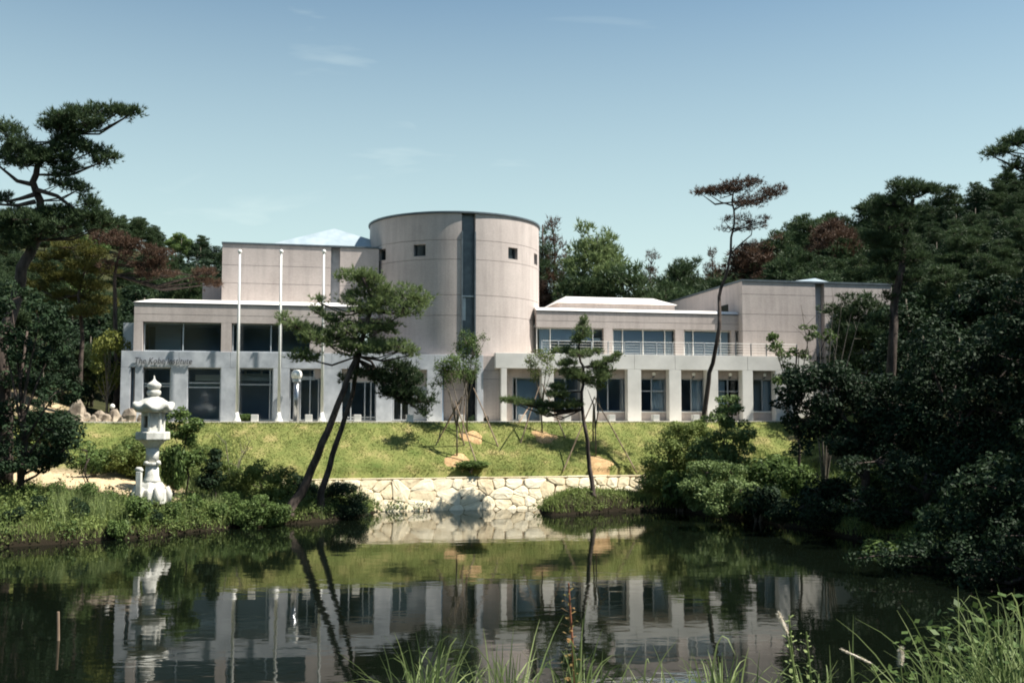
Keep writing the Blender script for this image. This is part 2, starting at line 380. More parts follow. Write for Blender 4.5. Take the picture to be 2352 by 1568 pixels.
def ground_mat():
    m, t, p = base_mat('ground')
    v = coords(t)
    n1 = noise(t, .8, 6, .65, v); n2 = noise(t, 6, 5, .65, v)
    forest = ramp(t, n1.outputs['Fac'], [(.3, (.022, .026, .012)), (.7, (.055, .056, .024))])
    lawnc = ramp(t, n1.outputs['Fac'], [(.32, (.10, .135, .036)), (.54, (.19, .20, .065)), (.70, (.36, .29, .135))])
    soilc = ramp(t, n2.outputs['Fac'], [(.3, (.36, .26, .15)), (.7, (.62, .50, .33))])
    a1 = N(t, 'ShaderNodeAttribute', attribute_name='lawn'); a2 = N(t, 'ShaderNodeAttribute', attribute_name='soil')
    m1 = N(t, 'ShaderNodeMixRGB'); m2 = N(t, 'ShaderNodeMixRGB')
    t.links.new(a1.outputs['Fac'], m1.inputs[0]); t.links.new(forest.outputs[0], m1.inputs[1]); t.links.new(lawnc.outputs[0], m1.inputs[2])
    ad = N(t, 'ShaderNodeMath', operation='MULTIPLY_ADD', use_clamp=True); ad.inputs[1].default_value = 1.6
    sb = N(t, 'ShaderNodeMath', operation='SUBTRACT'); sb.inputs[1].default_value = .65; t.links.new(n2.outputs['Fac'], sb.inputs[0])
    t.links.new(a2.outputs['Fac'], ad.inputs[0]); t.links.new(sb.outputs[0], ad.inputs[2])
    t.links.new(ad.outputs[0], m2.inputs[0]); t.links.new(m1.outputs[0], m2.inputs[1]); t.links.new(soilc.outputs[0], m2.inputs[2])
    a3 = N(t, 'ShaderNodeAttribute', attribute_name='mud_shade'); m3 = N(t, 'ShaderNodeMixRGB'); m3.inputs[2].default_value = (.018, .014, .009, 1)
    t.links.new(a3.outputs['Fac'], m3.inputs[0]); t.links.new(m2.outputs[0], m3.inputs[1])
    t.links.new(m3.outputs[0], p.inputs['Base Color']); p.inputs['Roughness'].default_value = .95; p.inputs['Specular IOR Level'].default_value = .1
    b = N(t, 'ShaderNodeBump'); b.inputs['Strength'].default_value = .7; b.inputs['Distance'].default_value = .06
    t.links.new(n2.outputs['Fac'], b.inputs['Height']); t.links.new(b.outputs[0], p.inputs['Normal'])
    return m
tag(obj('ground', gm, ground_mat()), kind='structure')

# ------------------------------------------------------------------ water
def water_mat():
    m, t, p = base_mat('pond_water')
    p.inputs['Base Color'].default_value = (.003, .0048, .0028, 1); p.inputs['Roughness'].default_value = .03
    p.inputs['IOR'].default_value = 1.36; p.inputs['Specular IOR Level'].default_value = .5
    v1 = coords(t, (.55, 1.0, 1)); a = noise(t, 1.5, 3, .5, v1, .3)
    v2 = coords(t, (.35, 1.0, 1)); b2 = noise(t, 5.5, 2, .5, v2, .4)
    pat = noise(t, .13, 2, .5, coords(t, (1, 1.6, 1)))
    pr = N(t, 'ShaderNodeMapRange'); pr.inputs[1].default_value = .42; pr.inputs[2].default_value = .62; pr.inputs[3].default_value = .25; pr.inputs[4].default_value = 1.0
    t.links.new(pat.outputs['Fac'], pr.inputs[0])
    mu = N(t, 'ShaderNodeMath', operation='MULTIPLY'); t.links.new(b2.outputs['Fac'], mu.inputs[0]); t.links.new(pr.outputs[0], mu.inputs[1])
    ml = N(t, 'ShaderNodeMath', operation='MULTIPLY_ADD'); ml.inputs[1].default_value = .16
    t.links.new(mu.outputs[0], ml.inputs[0]); t.links.new(a.outputs['Fac'], ml.inputs[2])
    b = N(t, 'ShaderNodeBump'); b.inputs['Strength'].default_value = .09; b.inputs['Distance'].default_value = .05
    t.links.new(ml.outputs[0], b.inputs['Height']); t.links.new(b.outputs[0], p.inputs['Normal'])
    return m
px0, py0 = POND.min(0) - 1; px1, py1 = POND.max(0) + 1.0
wm = np_mesh('pond_water', [(px0, py0, 0), (px1, py0, 0), (px1, py1, 0), (px0, py1, 0)], [(0, 1, 2, 3)])
tag(obj('pond_water', wm, water_mat()), kind='structure')

# ------------------------------------------------------------------ terrace
T = MB(); T.box(-24, 34, -7.55, -5.0, -.5, -.002)
tr_ = T.build('terrace', M_PAVE, None); tr_.location = (TX, TY, ZB); tr_.rotation_euler = (0, 0, TH); tag(tr_, kind='structure')
# ------------------------------------------------------------------ museum building (local u, v, z)
M_SKYL = simple('skylight_panel', (0.27, 0.33, 0.37), (0.36, 0.42, 0.46), 1.5, 0.4)
B = empty('museum_building', (TX, TY, ZB), TH)
tag(B, 'beige tiled two-storey museum with a big round tower above the grass bank', 'building')
def part(name, mat, *boxes, parent=None, bevel=0.0):
    m = MB()
    for b in boxes: m.box(*b)
    return m.build(name, mat, parent or B, bevel=bevel)
def window(u0, u1, z0, z1, v, mull=(), trans=(), bar=.06, dep=.10, mat=None):
    mat = mat or M_ALU
    us = [u0] + list(mull) + [u1]; zs = [z0] + list(trans) + [z1]
    m = MB()
    m.box(u0, u1, v, v + dep, z0, z0 + bar); m.box(u0, u1, v, v + dep, z1 - bar, z1)
    m.box(u0, u0 + bar, v, v + dep, z0 + bar, z1 - bar); m.box(u1 - bar, u1, v, v + dep, z0 + bar, z1 - bar)
    for a in mull: m.box(a - bar / 2, a + bar / 2, v + .002, v + dep - .002, z0 + bar, z1 - bar)
    for i in range(len(us) - 1):
        for c in trans: m.box(us[i] + bar / 2 + .02, us[i + 1] - bar / 2 - .02, v + .004, v + dep - .004, c - bar / 2, c + bar / 2)
    w = m.build('window_frame', mat, B)
    for i in range(len(us) - 1):
        for j in range(len(zs) - 1):
            part('pane', M_GLASS, (us[i] + .035, us[i + 1] - .035, v + dep * .45, v + dep * .45 + .008, zs[j] + .035, zs[j + 1] - .035), parent=w)
    return w
def panels(name, mat, u0, u1, v0, v1, zs, gap=.022):
    for a, b in zip(zs[:-1], zs[1:]):
        part(name, mat, (u0, u1, v0, v1, a, b - gap))
    part('joint_backing', M_COPE, (u0 + .02, u1 - .02, v0 + .03, v1 - .01, zs[0], zs[-1] - gap - .01))

VF = -5.7
zbt, zbb = fz(600, 809, VF), fz(600, 845, VF)             # beam top / bottom
zhead, zroof = fz(450, 740, VF), fz(450, 698.5, VF)
uA, uZ = fu(276, VF), fu(1110, VF); uL, uE = fu(307, VF, 750), fu(822, VF, 750)
# ---- granite frame of the left wing
for i, (a, b) in enumerate([(276, 299), (309, 327.5), (392, 430), (507, 547), (627, 664.5), (739, 784), (864, 900), (981, 1016), (1095.5, 1110)]):
    part('column', M_GRANITE, (fu(a, VF), fu(b, VF), VF + .003, VF + .6, -.05, zbb - .004), bevel=.012)
us = [uA, fu(409, VF), fu(527, VF), fu(646, VF), fu(761, VF), fu(882, VF), fu(998, VF), uZ]
for a, b in zip(us[:-1], us[1:]):
    part('beam', M_GRANITE, (a + .006, b - .006, VF, VF + .6, zbb, zbt), bevel=.012)
part('joint_backing', M_COPE, (uA + .05, uZ - .05, VF + .04, VF + .56, zbb + .05, zbt - .05))
# ground floor glazing
VG = VF + .42
def zz(y, v=VG, x=600): return fz(x, y, v)
op = [(327.5, 392), (430, 507), (547, 627), (664.5, 722), (784, 864), (900, 940)]
window(fu(327.5, VG), fu(392, VG), .04, zbb, VG, (), (zz(882), zz(888)))
window(fu(430, VG), fu(507, VG), .04, zbb, VG, (), (zz(880), zz(890)))
window(fu(547, VG), fu(627, VG), .04, zbb, VG, (fu(620, VG),), (zz(883),))
window(fu(664.5, VG) + .02, fu(733, VG), .04, zz(868), VG, (fu(690, VG), fu(712, VG)), ())
window(fu(664.5, VG) + .02, fu(722, VG), zz(866), zbb, VG, (), ())
window(fu(784, VG), fu(864, VG), .04, zz(874), VG, (fu(806, VG), fu(838, VG), fu(852, VG)), (zz(958),))
window(fu(900, VG), fu(940, VG), .04, zz(884), VG, (fu(904, VG), fu(922, VG)), ())
# beige infill panels beside / above the glazing
part('infill_panel', M_TILE, (fu(722, VG) + .01, fu(745, VG), VG - .05, VG + .25, zz(868) + .01, zbb))
part('infill_panel', M_TILE, (fu(784, VG), fu(864, VG), VG - .05, VG + .25, zz(874) + .004, zbb))
part('infill_panel', M_TILE, (fu(900, VG), fu(985, VG), VG - .05, VG + .25, zz(884) + .004, zbb))
part('infill_panel', M_GRANITE, (fu(940, VG) + .01, fu(985, VG), VG - .02, VG + .25, 0, zz(884)))
# rooms behind
rA, rZ = fu(300, VG) + .2, fu(1012, VG)
part('floor_slab', M_FLOOR, (rA, rZ, VF + .61, VF + 8, -.1, .02))
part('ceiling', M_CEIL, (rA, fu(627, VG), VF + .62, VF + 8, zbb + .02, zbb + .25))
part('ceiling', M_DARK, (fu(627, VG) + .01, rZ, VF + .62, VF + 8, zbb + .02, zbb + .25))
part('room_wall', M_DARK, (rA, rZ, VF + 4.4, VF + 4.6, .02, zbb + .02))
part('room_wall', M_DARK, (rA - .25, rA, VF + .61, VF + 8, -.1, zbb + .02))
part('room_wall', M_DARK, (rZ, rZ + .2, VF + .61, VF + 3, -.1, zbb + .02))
part('interior_bulkhead', M_CEIL, (fu(440, VG), fu(627, VG), VF + 2.6, VF + 2.8, zz(872), zz(858)))
# white balcony railing seen through the tall entrance glazing
rb = MB()
ra, rz_ = fu(547, VG), fu(725, VG)
rb.box(ra, rz_, VF + 1.6, VF + 1.72, zz(873, VF + 1.6), zz(867, VF + 1.6)); rb.box(ra, rz_, VF + 1.6, VF + 1.66, zz(861, VF + 1.6), zz(858.5, VF + 1.6))
for q in (563, 600, 640, 676, 712): rb.box(fu(q, VF + 1.6) - .06, fu(q, VF + 1.6) + .06, VF + 1.59, VF + 1.68, zz(873, VF + 1.6), zz(851, VF + 1.6))
rb.build('inner_railing', M_WHITE, B)
# ---- upper storey, left wing
VU = VF + .07
zj = zhead + (zroof - zhead) * .42
panels('wall_panel', M_TILE, uL, uE, VU, VU + .45, [zhead, zj, zroof])
zu = zbt
for a, b in [(307, 327.5), (508, 531.7), (712, 822)]:
    part('pier', M_TILE, (fu(a, VU, 770), fu(b, VU, 770), VU + .002, VU + .45, zbt + .002, zhead - .004))
VW = VU + .3
window(fu(327.5, VW), fu(508, VW), zbt + .01, zhead - .01, VW, (fu(418, VW),), ())
window(fu(531.7, VW), fu(712, VW), zbt + .01, zhead - .01, VW, (fu(620.5, VW),), ())
part('floor_slab', M_FLOOR, (uL + .3, uE, VW + .12, VF + 8, zbb + .26, zbt))
part('ceiling', M_CEIL, (uL + .3, uE - .3, VU + .46, VF + 8, zhead + .03, zhead + .2))
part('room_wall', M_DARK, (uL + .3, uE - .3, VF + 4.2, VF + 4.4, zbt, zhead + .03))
part('room_wall', M_BLIND, (fu(338, VW), fu(400, VW), VF + 3.4, VF + 3.55, zbt, zhead))
part('side_wall', M_TILE, (uL, uL + .3, VU + .455, VF + 9, -.1, zroof - .02))
part('side_wall', M_TILE, (uE - .3, uE, VU + .455, VF + 3, zbt, zroof - .02))
part('back_wall', M_TILE, (uL + .3, uE, VF + 8.7, VF + 9, -.1, zroof - .02))
part('roof_slab', M_ROOF, (uL + .05, uE - .05, VU + .3, VF + 9, zroof - .25, zroof + .02))
part('drip_edge', M_COPE, (uL - .05, uE + .03, VU - .05, VU + .3, zroof + .0, zroof + .06))
c = MB(); h0, h1 = zroof + .062, zroof + .30
c.hexa([(uL - .06, VU - .06, h0), (uE, VU - .06, h0), (uE, VF + 9, h0), (uL - .06, VF + 9, h0), (uL + .9, VU + .45, h1), (uE, VU + .45, h1), (uE, VF + 8, h1), (uL + .9, VF + 8, h1)])
c.build('roof_coping', M_ROOF, B)
# grey annex seen past the left end
part('annex', M_ALU, (fu(283, VF + 4, 760), uL - .02, VF + 4, VF + 9, -.1, fz(295, 741, VF + 4)))
# lettering on the beam: raised bronze letters
fc = bpy.data.curves.new('sign_lettering', 'FONT'); fc.body = 'The Kobe Institute'; fc.size = 1.0; fc.extrude = .02; fc.shear = .25; fc.space_character = 1.05
to = bpy.data.objects.new('sign_tmp', fc); COL.objects.link(to)
dg = bpy.context.evaluated_depsgraph_get(); tm = bpy.data.meshes.new_from_object(to.evaluated_get(dg)); bpy.data.objects.remove(to)
tv = np.zeros(len(tm.vertices) * 3); tm.vertices.foreach_get('co', tv); tv = tv.reshape(-1, 3)
ua_, ub_ = fu(309, VF), fu(440, VF); sc = (ub_ - ua_) / (tv[:, 0].max() - tv[:, 0].min())
zb0 = fz(375, 835.5, VF); zh = fz(375, 821.5, VF) - zb0
nv = np.stack([ua_ + (tv[:, 0] - tv[:, 0].min()) * sc, VF - .10 - tv[:, 2] * 1.5, zb0 + tv[:, 1] / tv[:, 1].max() * zh], 1)
tm.vertices.foreach_set('co', nv.ravel()); tm.materials.clear(); tm.materials.append(M_SIGN); tm.update()
tag(obj('sign_lettering', tm, None, B), 'dark raised letters reading The Kobe Institute')
st = MB()
for k in range(18): st.box(ua_ + (ub_ - ua_) * (k + .5) / 18 - .01, ua_ + (ub_ - ua_) * (k + .5) / 18 + .01, VF - .075, VF + .01, zb0 + .1, zb0 + .12)
st.build('letter_stud', M_SIGN, B)

# ---- recess under the tower
VRc = VF + 1.1
panels('wall_panel', M_TILE, fu(1010, VRc), fu(1110, VRc) + .6, VRc, VRc + .4, [-.05, 1.9, zbb + .3])
part('slit_window', M_DGLASS, (fu(1074, VRc), fu(1092, VRc), VRc - .03, VRc + .02, .0, 2.95))
VJ = VF + .08
panels('wall_panel', M_TILE, uZ + .01, fu(1147, VJ), VJ, VJ + .4, [-.05, zz(870, VJ, 1125), zbb, zbt - .02])
# ---- round tower
zt = lambda y: fz(1084, y, -R_T)
jt = [zbb + .1, zt(724), zt(677), zt(595.5), zt(551), zt(490)]
zw0, zw1 = zt(587.5), zt(560.5)
TW = MB().arc(R_T - .62, R_T - .34, rad(-180), rad(180), zbb + .1, jt[-1] - .05, 96).build('tower_core', M_COPE, B, smooth=False)
half = math.asin(.42 / R_T); a_s = rad(0.0); wa = [rad(a) for a in (-31.5, -63.5, -92, 32, 61.5, 92, 123, -123)]
wh = .40 / R_T
for k in range(5):
    z0, z1 = jt[k], jt[k + 1] - .022
    if k == 3:
        continue
    n_ = 4
    edges = [half + (2 * math.pi - 2 * half) * i / n_ for i in range(n_ + 1)]
    for a, b in zip(edges[:-1], edges[1:]):
        MB().arc(R_T - .33, R_T, a, b, z0, z1).build('tower_panel', M_TILE, B, smooth=False)
# window band
z0, z1 = jt[3], jt[4] - .022
MB().arc(R_T - .33, R_T, half, 2 * math.pi - half, z0, zw0).build('tower_panel', M_TILE, B)
MB().arc(R_T - .33, R_T, half, 2 * math.pi - half, zw1, z1).build('tower_panel', M_TILE, B)
cuts = sorted([(a % (2 * math.pi)) for a in wa]); prev = half
for a in cuts + [2 * math.pi - half + wh]:
    MB().arc(R_T - .331, R_T - .001, prev, a - wh, zw0 + .001, zw1 - .001).build('tower_panel', M_TILE, B); prev = a + wh
for a in wa:
    f_ = MB(); r0, r1 = R_T - .30, R_T - .20
    f_.arc(r0, r1, a - wh, a + wh, zw0 + .002, zw0 + .06, 3); f_.arc(r0, r1, a - wh, a + wh, zw1 - .06, zw1 - .002, 3)
    f_.arc(r0, r1, a - wh, a - wh + .05 / R_T, zw0 + .06, zw1 - .06, 1); f_.arc(r0, r1, a + wh - .05 / R_T, a + wh, zw0 + .06, zw1 - .06, 1)
    fo = f_.build('window_frame', M_COPE, B)
    MB().arc(r0 + .03, r0 + .04, a - wh + .01, a + wh - .01, zw0 + .03, zw1 - .03, 3).build('pane', M_DGLASS, fo)
# slit with metal fins
sx = .42
part('slit_back', M_GRANITE, (-sx, sx, -R_T + .40, -R_T + .5, zt(596), jt[-1] - .3))
part('slit_glass', M_DGLASS, (-sx, sx, -R_T + .40, -R_T + .5, zbb, zt(596) - .01))
part('slit_sill', M_ALU, (-sx, sx, -R_T + .22, -R_T + .40, zt(681), zt(678)))
part('slit_spandrel', M_ALU, (-sx, -sx + .3, -R_T + .34, -R_T + .40, zt(735), zt(683)))
part('slit_fin', M_COPE, (-sx - .02, -sx + .06, -R_T - .05, -R_T + .4, zbb + .1, zt(532)))
part('slit_fin', M_COPE, (sx - .06, sx + .02, -R_T - .06, -R_T + .4, zbb + .1, zt(532)))
MB().arc(R_T - .45, R_T + .10, rad(-180), rad(180), jt[-1], jt[-1] + .10, 120).build('tower_coping', M_COPE, B)
MB().lathe([(R_T - .4, jt[-1] - .2), (R_T - .42, jt[-1] + .04), (.5, jt[-1] + .10)], 64).build('tower_roof', M_ROOF, B)

# ---- left tall block standing back on the roof
VB = VF + 3.2
zt2 = fz(640, 563.5, VB)
u0, u1, u2, u3 = fu(510, VB, 620), fu(760, VB, 620), fu(781, VB, 620), fu(870, VB, 620)
js = [zroof - .3, fz(640, 652, VB), fz(640, 611, VB), zt2]
panels('wall_panel', M_TILE, u0, u1, VB, VB + .5, js); panels('wall_panel', M_TILE, u2, u3, VB, VB + .5, js)
part('recess_wall', M_GRANITE, (u1, u2, VB + .52, VB + .7, zroof - .3, zt2))
part('block_body', M_TILE, (u0 + .02, u3, VB + .72, VB + 11, zroof - .3, zt2 - .02))
part('side_wall', M_TILE, (u0, u0 + .015, VB + .5, VB + 11, zroof - .3, zt2 - .02))
part('block_coping', M_COPE, (u0 - .05, u3, VB - .06, VB + 11, zt2, zt2 + .10))
part('lower_block', M_TILE, (fu(465, VB + 4, 670), u0 - .01, VB + 4, VB + 9, zroof - .3, fz(490, 650, VB + 4)))
vr = VB + 6
ur0, ur1 = fu(600, vr, 570), fu(930, vr, 570); um = fu(764, vr, 540); zp = fz(764, 540, vr)
r_ = MB(); zr = zt2 + .11
r_.add([(ur0, vr - 4.5, zr), (ur1, vr - 4.5, zr), (ur1, vr + 4.5, zr), (ur0, vr + 4.5, zr), (um, vr - 2.5, zp), (um, vr + 2.5, zp)],
       [(0, 1, 4), (1, 2, 5, 4), (2, 3, 5), (3, 0, 4, 5), (0, 3, 2, 1)])
r_.build('skylight_roof', M_SKYL, B)

# ---- right wing: concrete colonnade
VR = -6.0
zRt, zRb = fz(1500, 814.5, VR), fz(1500, 848.5, VR)
uR0, uR1 = fu(1138, VR, 830), fu(1862, VR, 850)
cols = [(1151, 1164), (1244.5, 1272), (1338, 1370), (1442, 1473), (1537.5, 1565), (1625, 1650), (1706, 1730), (1782, 1806)]
for a, b in cols:
    part('column', M_CONC, (fu(a, VR, 910), fu(b, VR, 910), VR + .003, VR + .62, -.05, zRb - .004), bevel=.015)
mids = [uR0] + [fu((a + b) / 2, VR) for a, b in cols[1:]] + [uR1]
for a, b in zip(mids[:-1], mids[1:]):
    part('beam', M_CONC, (a + .005, b - .005, VR, VR + .62, zRb, zRt), bevel=.015)
part('joint_backing', M_MORTAR, (uR0 + .06, uR1 - .06, VR + .04, VR + .58, zRb + .05, zRt - .05))
VRG = VR + .72
zs0, zs1 = fz(1500, 945, VRG), fz(1500, 869, VRG)
wL, wR = fu(1164, VRG), fu(1806, VRG)
panels('lintel_panel', M_TILE, wL, wR, VRG, VRG + .3, [zs1, zRb + .25])
first = fu(1252, VRG)
part('spandrel_panel', M_TILE, (first, wR, VRG, VRG + .3, -.05, zs0 - .06))
part('window_sill', M_WHITE, (first, wR, VRG - .06, VRG + .3, zs0 - .055, zs0))
part('jamb_panel', M_TILE, (wL, fu(1177, VRG), VRG, VRG + .3, -.05, zs1))
for (a, b), (c_, d) in zip(cols[1:-1], cols[2:]):   # piers of the wall behind each column
    pass
bounds = [(1177, 1250)] + [((cols[i][0] + cols[i][1]) / 2 + 8, (cols[i + 1][0] + cols[i + 1][1]) / 2 + 4) for i in range(1, len(cols) - 1)]
for i, (a, b) in enumerate(bounds):
    ua, ub = fu(a, VRG + .12), fu(b, VRG + .12); w_ = ub - ua
    zb_ = .03 if i == 0 else zs0 + .003
    if i == 0: window(ua, ub, zb_, zs1 - .003, VRG + .12, (ua + .25,), ())
    else: window(ua, ub, zb_, zs1 - .003, VRG + .12, (ua + w_ * .34, ua + w_ * .68), (zb_ + (zs1 - zb_) * .62,) if i % 2 else ())
    part('wall_pier', M_TILE, (ub + .003, ub + .18, VRG + .01, VRG + .28, -.04, zs1 - .003))
    # drawn curtains and blinds in the rooms
    if i == 0: part('blind', M_BLIND, (ua + .28, ub - .05, VRG + .45, VRG + .47, .05, zs1 - .1))
    else:
        k0 = [.35, .66, .36, .36, .02, .4][(i - 1) % 6]; k1 = [.42, .98, .68, .72, .30, .9][(i - 1) % 6]
        cu = MB(); n = 14
        for q in range(n):
            x0_ = ua + w_ * (k0 + (k1 - k0) * q / n); x1_ = ua + w_ * (k0 + (k1 - k0) * (q + 1) / n)
            y0_ = VRG + .40 + .04 * (q % 2); y1_ = VRG + .40 + .04 * ((q + 1) % 2)
            cu.hexa([(x0_, y0_, zb_), (x1_, y1_, zb_), (x1_, y1_ + .01, zb_), (x0_, y0_ + .01, zb_), (x0_, y0_, zs1), (x1_, y1_, zs1), (x1_, y1_ + .01, zs1), (x0_, y0_ + .01, zs1)])
        cu.build('curtain', M_CURT, B)
    if i > 0:   # globe lamp on the lintel
        ul = ua + w_ * .36; zl = (zs1 + zRb) / 2 + .02
        ar = MB().tube([(ul, VRG, zl - .22), (ul, VRG - .2, zl - .2), (ul, VRG - .22, zl - .08)], [.045, .045, .05], 8).build('wall_lamp', M_COPE, B)
        MB().lathe([(.02, -.11), (.085, -.08), (.115, 0), (.085, .08), (.02, .11)], 14, c=(ul, VRG - .22, zl)).build('lamp_globe', M_GLOBE, ar, smooth=True)
part('floor_slab', M_FLOOR, (wL, wR, VRG + .3, VRG + 7, -.1, .0))
part('ceiling', M_CEIL, (wL, wR, VRG + .31, VRG + 7, zs1 + .05, zs1 + .2))
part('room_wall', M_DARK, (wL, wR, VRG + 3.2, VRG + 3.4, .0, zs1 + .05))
part('side_wall', M_TILE, (wL - .2, wL - .005, VRG + .3, VRG + 7, -.1, zRt - .3))
part('side_wall', M_CONC, (wR + .005, wR + .3, VRG - .7, VRG + 7, -.1, zRb + .2))
part('terrace_deck', M_PAVE, (uR0 + .1, uR1, VR + .63, VR + 4.5, zRt - .35, zRt - .15))
# ---- right wing: upper storey set back behind the deck
V2 = -3.7
zr1, zh2 = fz(1450, 718.5, V2), fz(1450, 755, V2)
q0, q1 = fu(1232, V2, 740), fu(1701, V2, 740)
zj2 = zh2 + (zr1 - zh2) * .42
panels('wall_panel', M_TILE, q0, q1, V2, V2 + .4, [zh2, zj2, zr1])
zfl = zRt - .15
for a, b in [(1387, 1407), (1551, 1570.5), (1680, 1688)]:
    part('pier', M_TILE, (fu(a, V2, 780), fu(b, V2, 780), V2 + .002, V2 + .4, zfl, zh2 - .004))
V3 = V2 + .25
def F3(x): return fu(x, V3, 780)
zt3 = fz(1450, 762, V3)
window(F3(1232), F3(1387), zfl, zh2 - .005, V3, (F3(1264), F3(1362)), (), mat=M_WHITE)
window(F3(1407), F3(1551), zfl, zh2 - .005, V3, (F3(1430), F3(1477), F3(1527)), (), mat=M_WHITE)
window(F3(1570.5), F3(1680), zfl, zh2 - .005, V3, (F3(1592), F3(1655)), (), mat=M_WHITE)
window(F3(1688), F3(1704), zfl, zh2 - .005, V3, (), (zfl + 1.2,), mat=M_ALU)
for a, b, m_ in [(1240, 1263, M_CURT), (1430, 1477, M_BLIND), (1478, 1526, M_BLIND), (1409, 1429, M_CURT), (1529, 1545, M_CURT), (1573, 1591, M_CURT), (1594, 1653, M_BLIND), (1657, 1674, M_CURT)]:
    part('blind', m_, (F3(a), F3(b), V3 + .16, V3 + .18, zfl, zh2 - .1))
part('blind', M_BLIND, (F3(1266), F3(1360), V3 + .16, V3 + .18, fz(1300, 782, V3), zh2 - .1))
dp = MB(); dp.box(F3(1364), F3(1380), V3 + .13, V3 + .16, zfl, zfl + .6); dp.box(F3(1364), F3(1380), V3 + .13, V3 + .16, fz(1372, 783, V3), fz(1372, 776, V3))
dp.build('door_panel', M_WHITE, B)
part('floor_slab', M_FLOOR, (q0, q1, V2 + .41, V2 + 8, zfl - .3, zfl - .02))
part('ceiling', M_CEIL, (q0, q1, V2 + .42, V2 + 8, zh2 + .03, zh2 + .2))
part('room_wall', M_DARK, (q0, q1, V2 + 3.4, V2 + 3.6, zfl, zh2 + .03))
part('roof_slab', M_ROOF, (q0 + .01, q1, V2 + .3, V2 + 10, zr1 - .2, zr1 + .04))
part('drip_edge', M_COPE, (q0, q1 - .02, V2 - .05, V2 + .3, zr1, zr1 + .05))
c = MB(); h0, h1 = zr1 + .052, zr1 + .26
c.hexa([(q0, V2 - .06, h0), (q1 - .02, V2 - .06, h0), (q1 - .02, V2 + 9, h0), (q0, V2 + 9, h0), (q0, V2 + .4, h1), (q1 - .02, V2 + .4, h1), (q1 - .02, V2 + 8, h1), (q0, V2 + 8, h1)])
c.build('roof_coping', M_ROOF, B)
# hipped rooflight
V4 = V2 + 3.2
a0, a1 = fu(1281, V4, 690), fu(1556, V4, 700); ze, zp2 = fz(1400, 697, V4), fz(1400, 683, V4 + 1.2)
part('rooflight_wall', M_TILE, (a0 + .15, a1 - .15, V4 + .15, V4 + 4.85, zr1 + .05, ze))
rr = MB(); rr.hexa([(a0, V4, ze), (a1, V4, ze), (a1, V4 + 5, ze), (a0, V4 + 5, ze), (a0 + .9, V4 + 1.3, zp2), (a1 - 1.3, V4 + 1.3, zp2), (a1 - 1.3, V4 + 3.7, zp2), (a0 + .9, V4 + 3.7, zp2)])
rr.build('rooflight_roof', M_ROOF, B)
# railing along the deck edge
VRl = VR + .25
zr0, zrt = zRt, fz(1500, 786, VRl)
e0, e1 = uR0 + 2.9, fu(1830, VRl, 800)
for k in range(5):
    z_ = zr0 + (zrt - zr0) * (k + .6) / 4.6
    MB().tube([(e0, VRl, z_), (e1, VRl, z_)], [.009 if k < 4 else .014] * 2, 6).build('rail', M_WHITE, B)
np_ = 17
for k in range(np_):
    u_ = e0 + (e1 - e0) * k / (np_ - 1)
    part('rail_post', M_COPE if k > 11 else M_ALU, (u_ - .025, u_ + .025, VRl - .03, VRl + .03, zr0 - .01, zrt + .01))

# ---- right tall block
V5 = V2 - .6
zt5 = fz(1800, 648.5, V5)
b0, b1, b2, b3 = fu(1705, V5, 700), fu(1873, V5, 700), fu(1894, V5, 700), fu(2049, V5, 700)
js = [zRt - .4, fz(1800, 761, V5), fz(1800, 722.5, V5), fz(1800, 677, V5), zt5]
panels('wall_panel', M_TILE, b0, b1, V5, V5 + .5, js); panels('wall_panel', M_TILE, b2, b3, V5, V5 + .5, js)
part('recess_wall', M_GRANITE, (b1, b2, V5 + .52, V5 + .7, zRt - .4, zt5))
part('block_body', M_TILE, (b0 + .02, b3, V5 + .72, V5 + 14, -.1, zt5 - .02))
part('side_wall', M_TILE, (b0, b0 + .015, V5 + .5, V5 + 14, -.1, zt5 - .02))
part('block_front', M_CONC, (b0 + .02, b3, V5 + .1, V5 + .71, -.1, zRt - .41))
part('block_coping', M_COPE, (b0 - .05, b3 + .05, V5 - .06, V5 + 14, zt5, zt5 + .12))
u_w = fu(1705, V5, 700)
part('side_window', M_DGLASS, (b0 - .03, b0 + .01, V5 + 2.2, V5 + 3.4, fz(1680, 722, V5 + 3), fz(1680, 702, V5 + 3)))
rg = MB(); g0, g1, gm_ = fu(1785, V5 + 2, 650), fu(1892, V5 + 2, 650), fu(1872, V5 + 2, 640); zg = zt5 + .13; zgp = fz(1872, 639, V5 + 2)
rg.add([(g0, V5 + .6, zg), (g1, V5 + .6, zg), (g1, V5 + 8, zg), (g0, V5 + 8, zg), (gm_, V5 + 2, zgp), (gm_, V5 + 7, zgp)], [(0, 1, 4), (1, 2, 5, 4), (2, 3, 5), (3, 0, 4, 5), (0, 3, 2, 1)])
rg.build('skylight_roof', M_SKYL, B)
# ---- terrace furniture
def loc_w(u, v, z=0.0): x, y = world(u, v); return (x, y, ZB + z)
VP = -7.05
for i, px in enumerate((545, 641, 740)):
    u_ = fu(px, VP); h = fz(px, 577, VP)
    t = empty('flagpole', loc_w(u_, VP), TH)
    tag(t, ['white flagpole standing farthest from the round tower', 'middle one of the three white flagpoles', 'white flagpole closest to the round tower'][i], 'flagpole', 'flagpoles on the terrace')
    MB().lathe([(.24, -.01), (.22, .06), (.13, .28), (.095, .5)], 16).build('base', M_WHITE, t, smooth=True)
    MB().tube([(0, 0, .45), (0, 0, h * .6), (0, 0, h - .1)], [.085, .07, .05], 12).build('pole', M_WHITE, t, smooth=True)
    MB().lathe([(.02, h - .14), (.10, h - .08), (.12, h), (.08, h + .08), (.01, h + .11)], 12).build('finial', M_WHITE, t, smooth=True)
    MB().tube([(.11, -.03, .9), (.10, -.03, h * .55), (.07, -.02, h - .15)], [.008] * 3, 4).build('halyard', M_ALU, t)
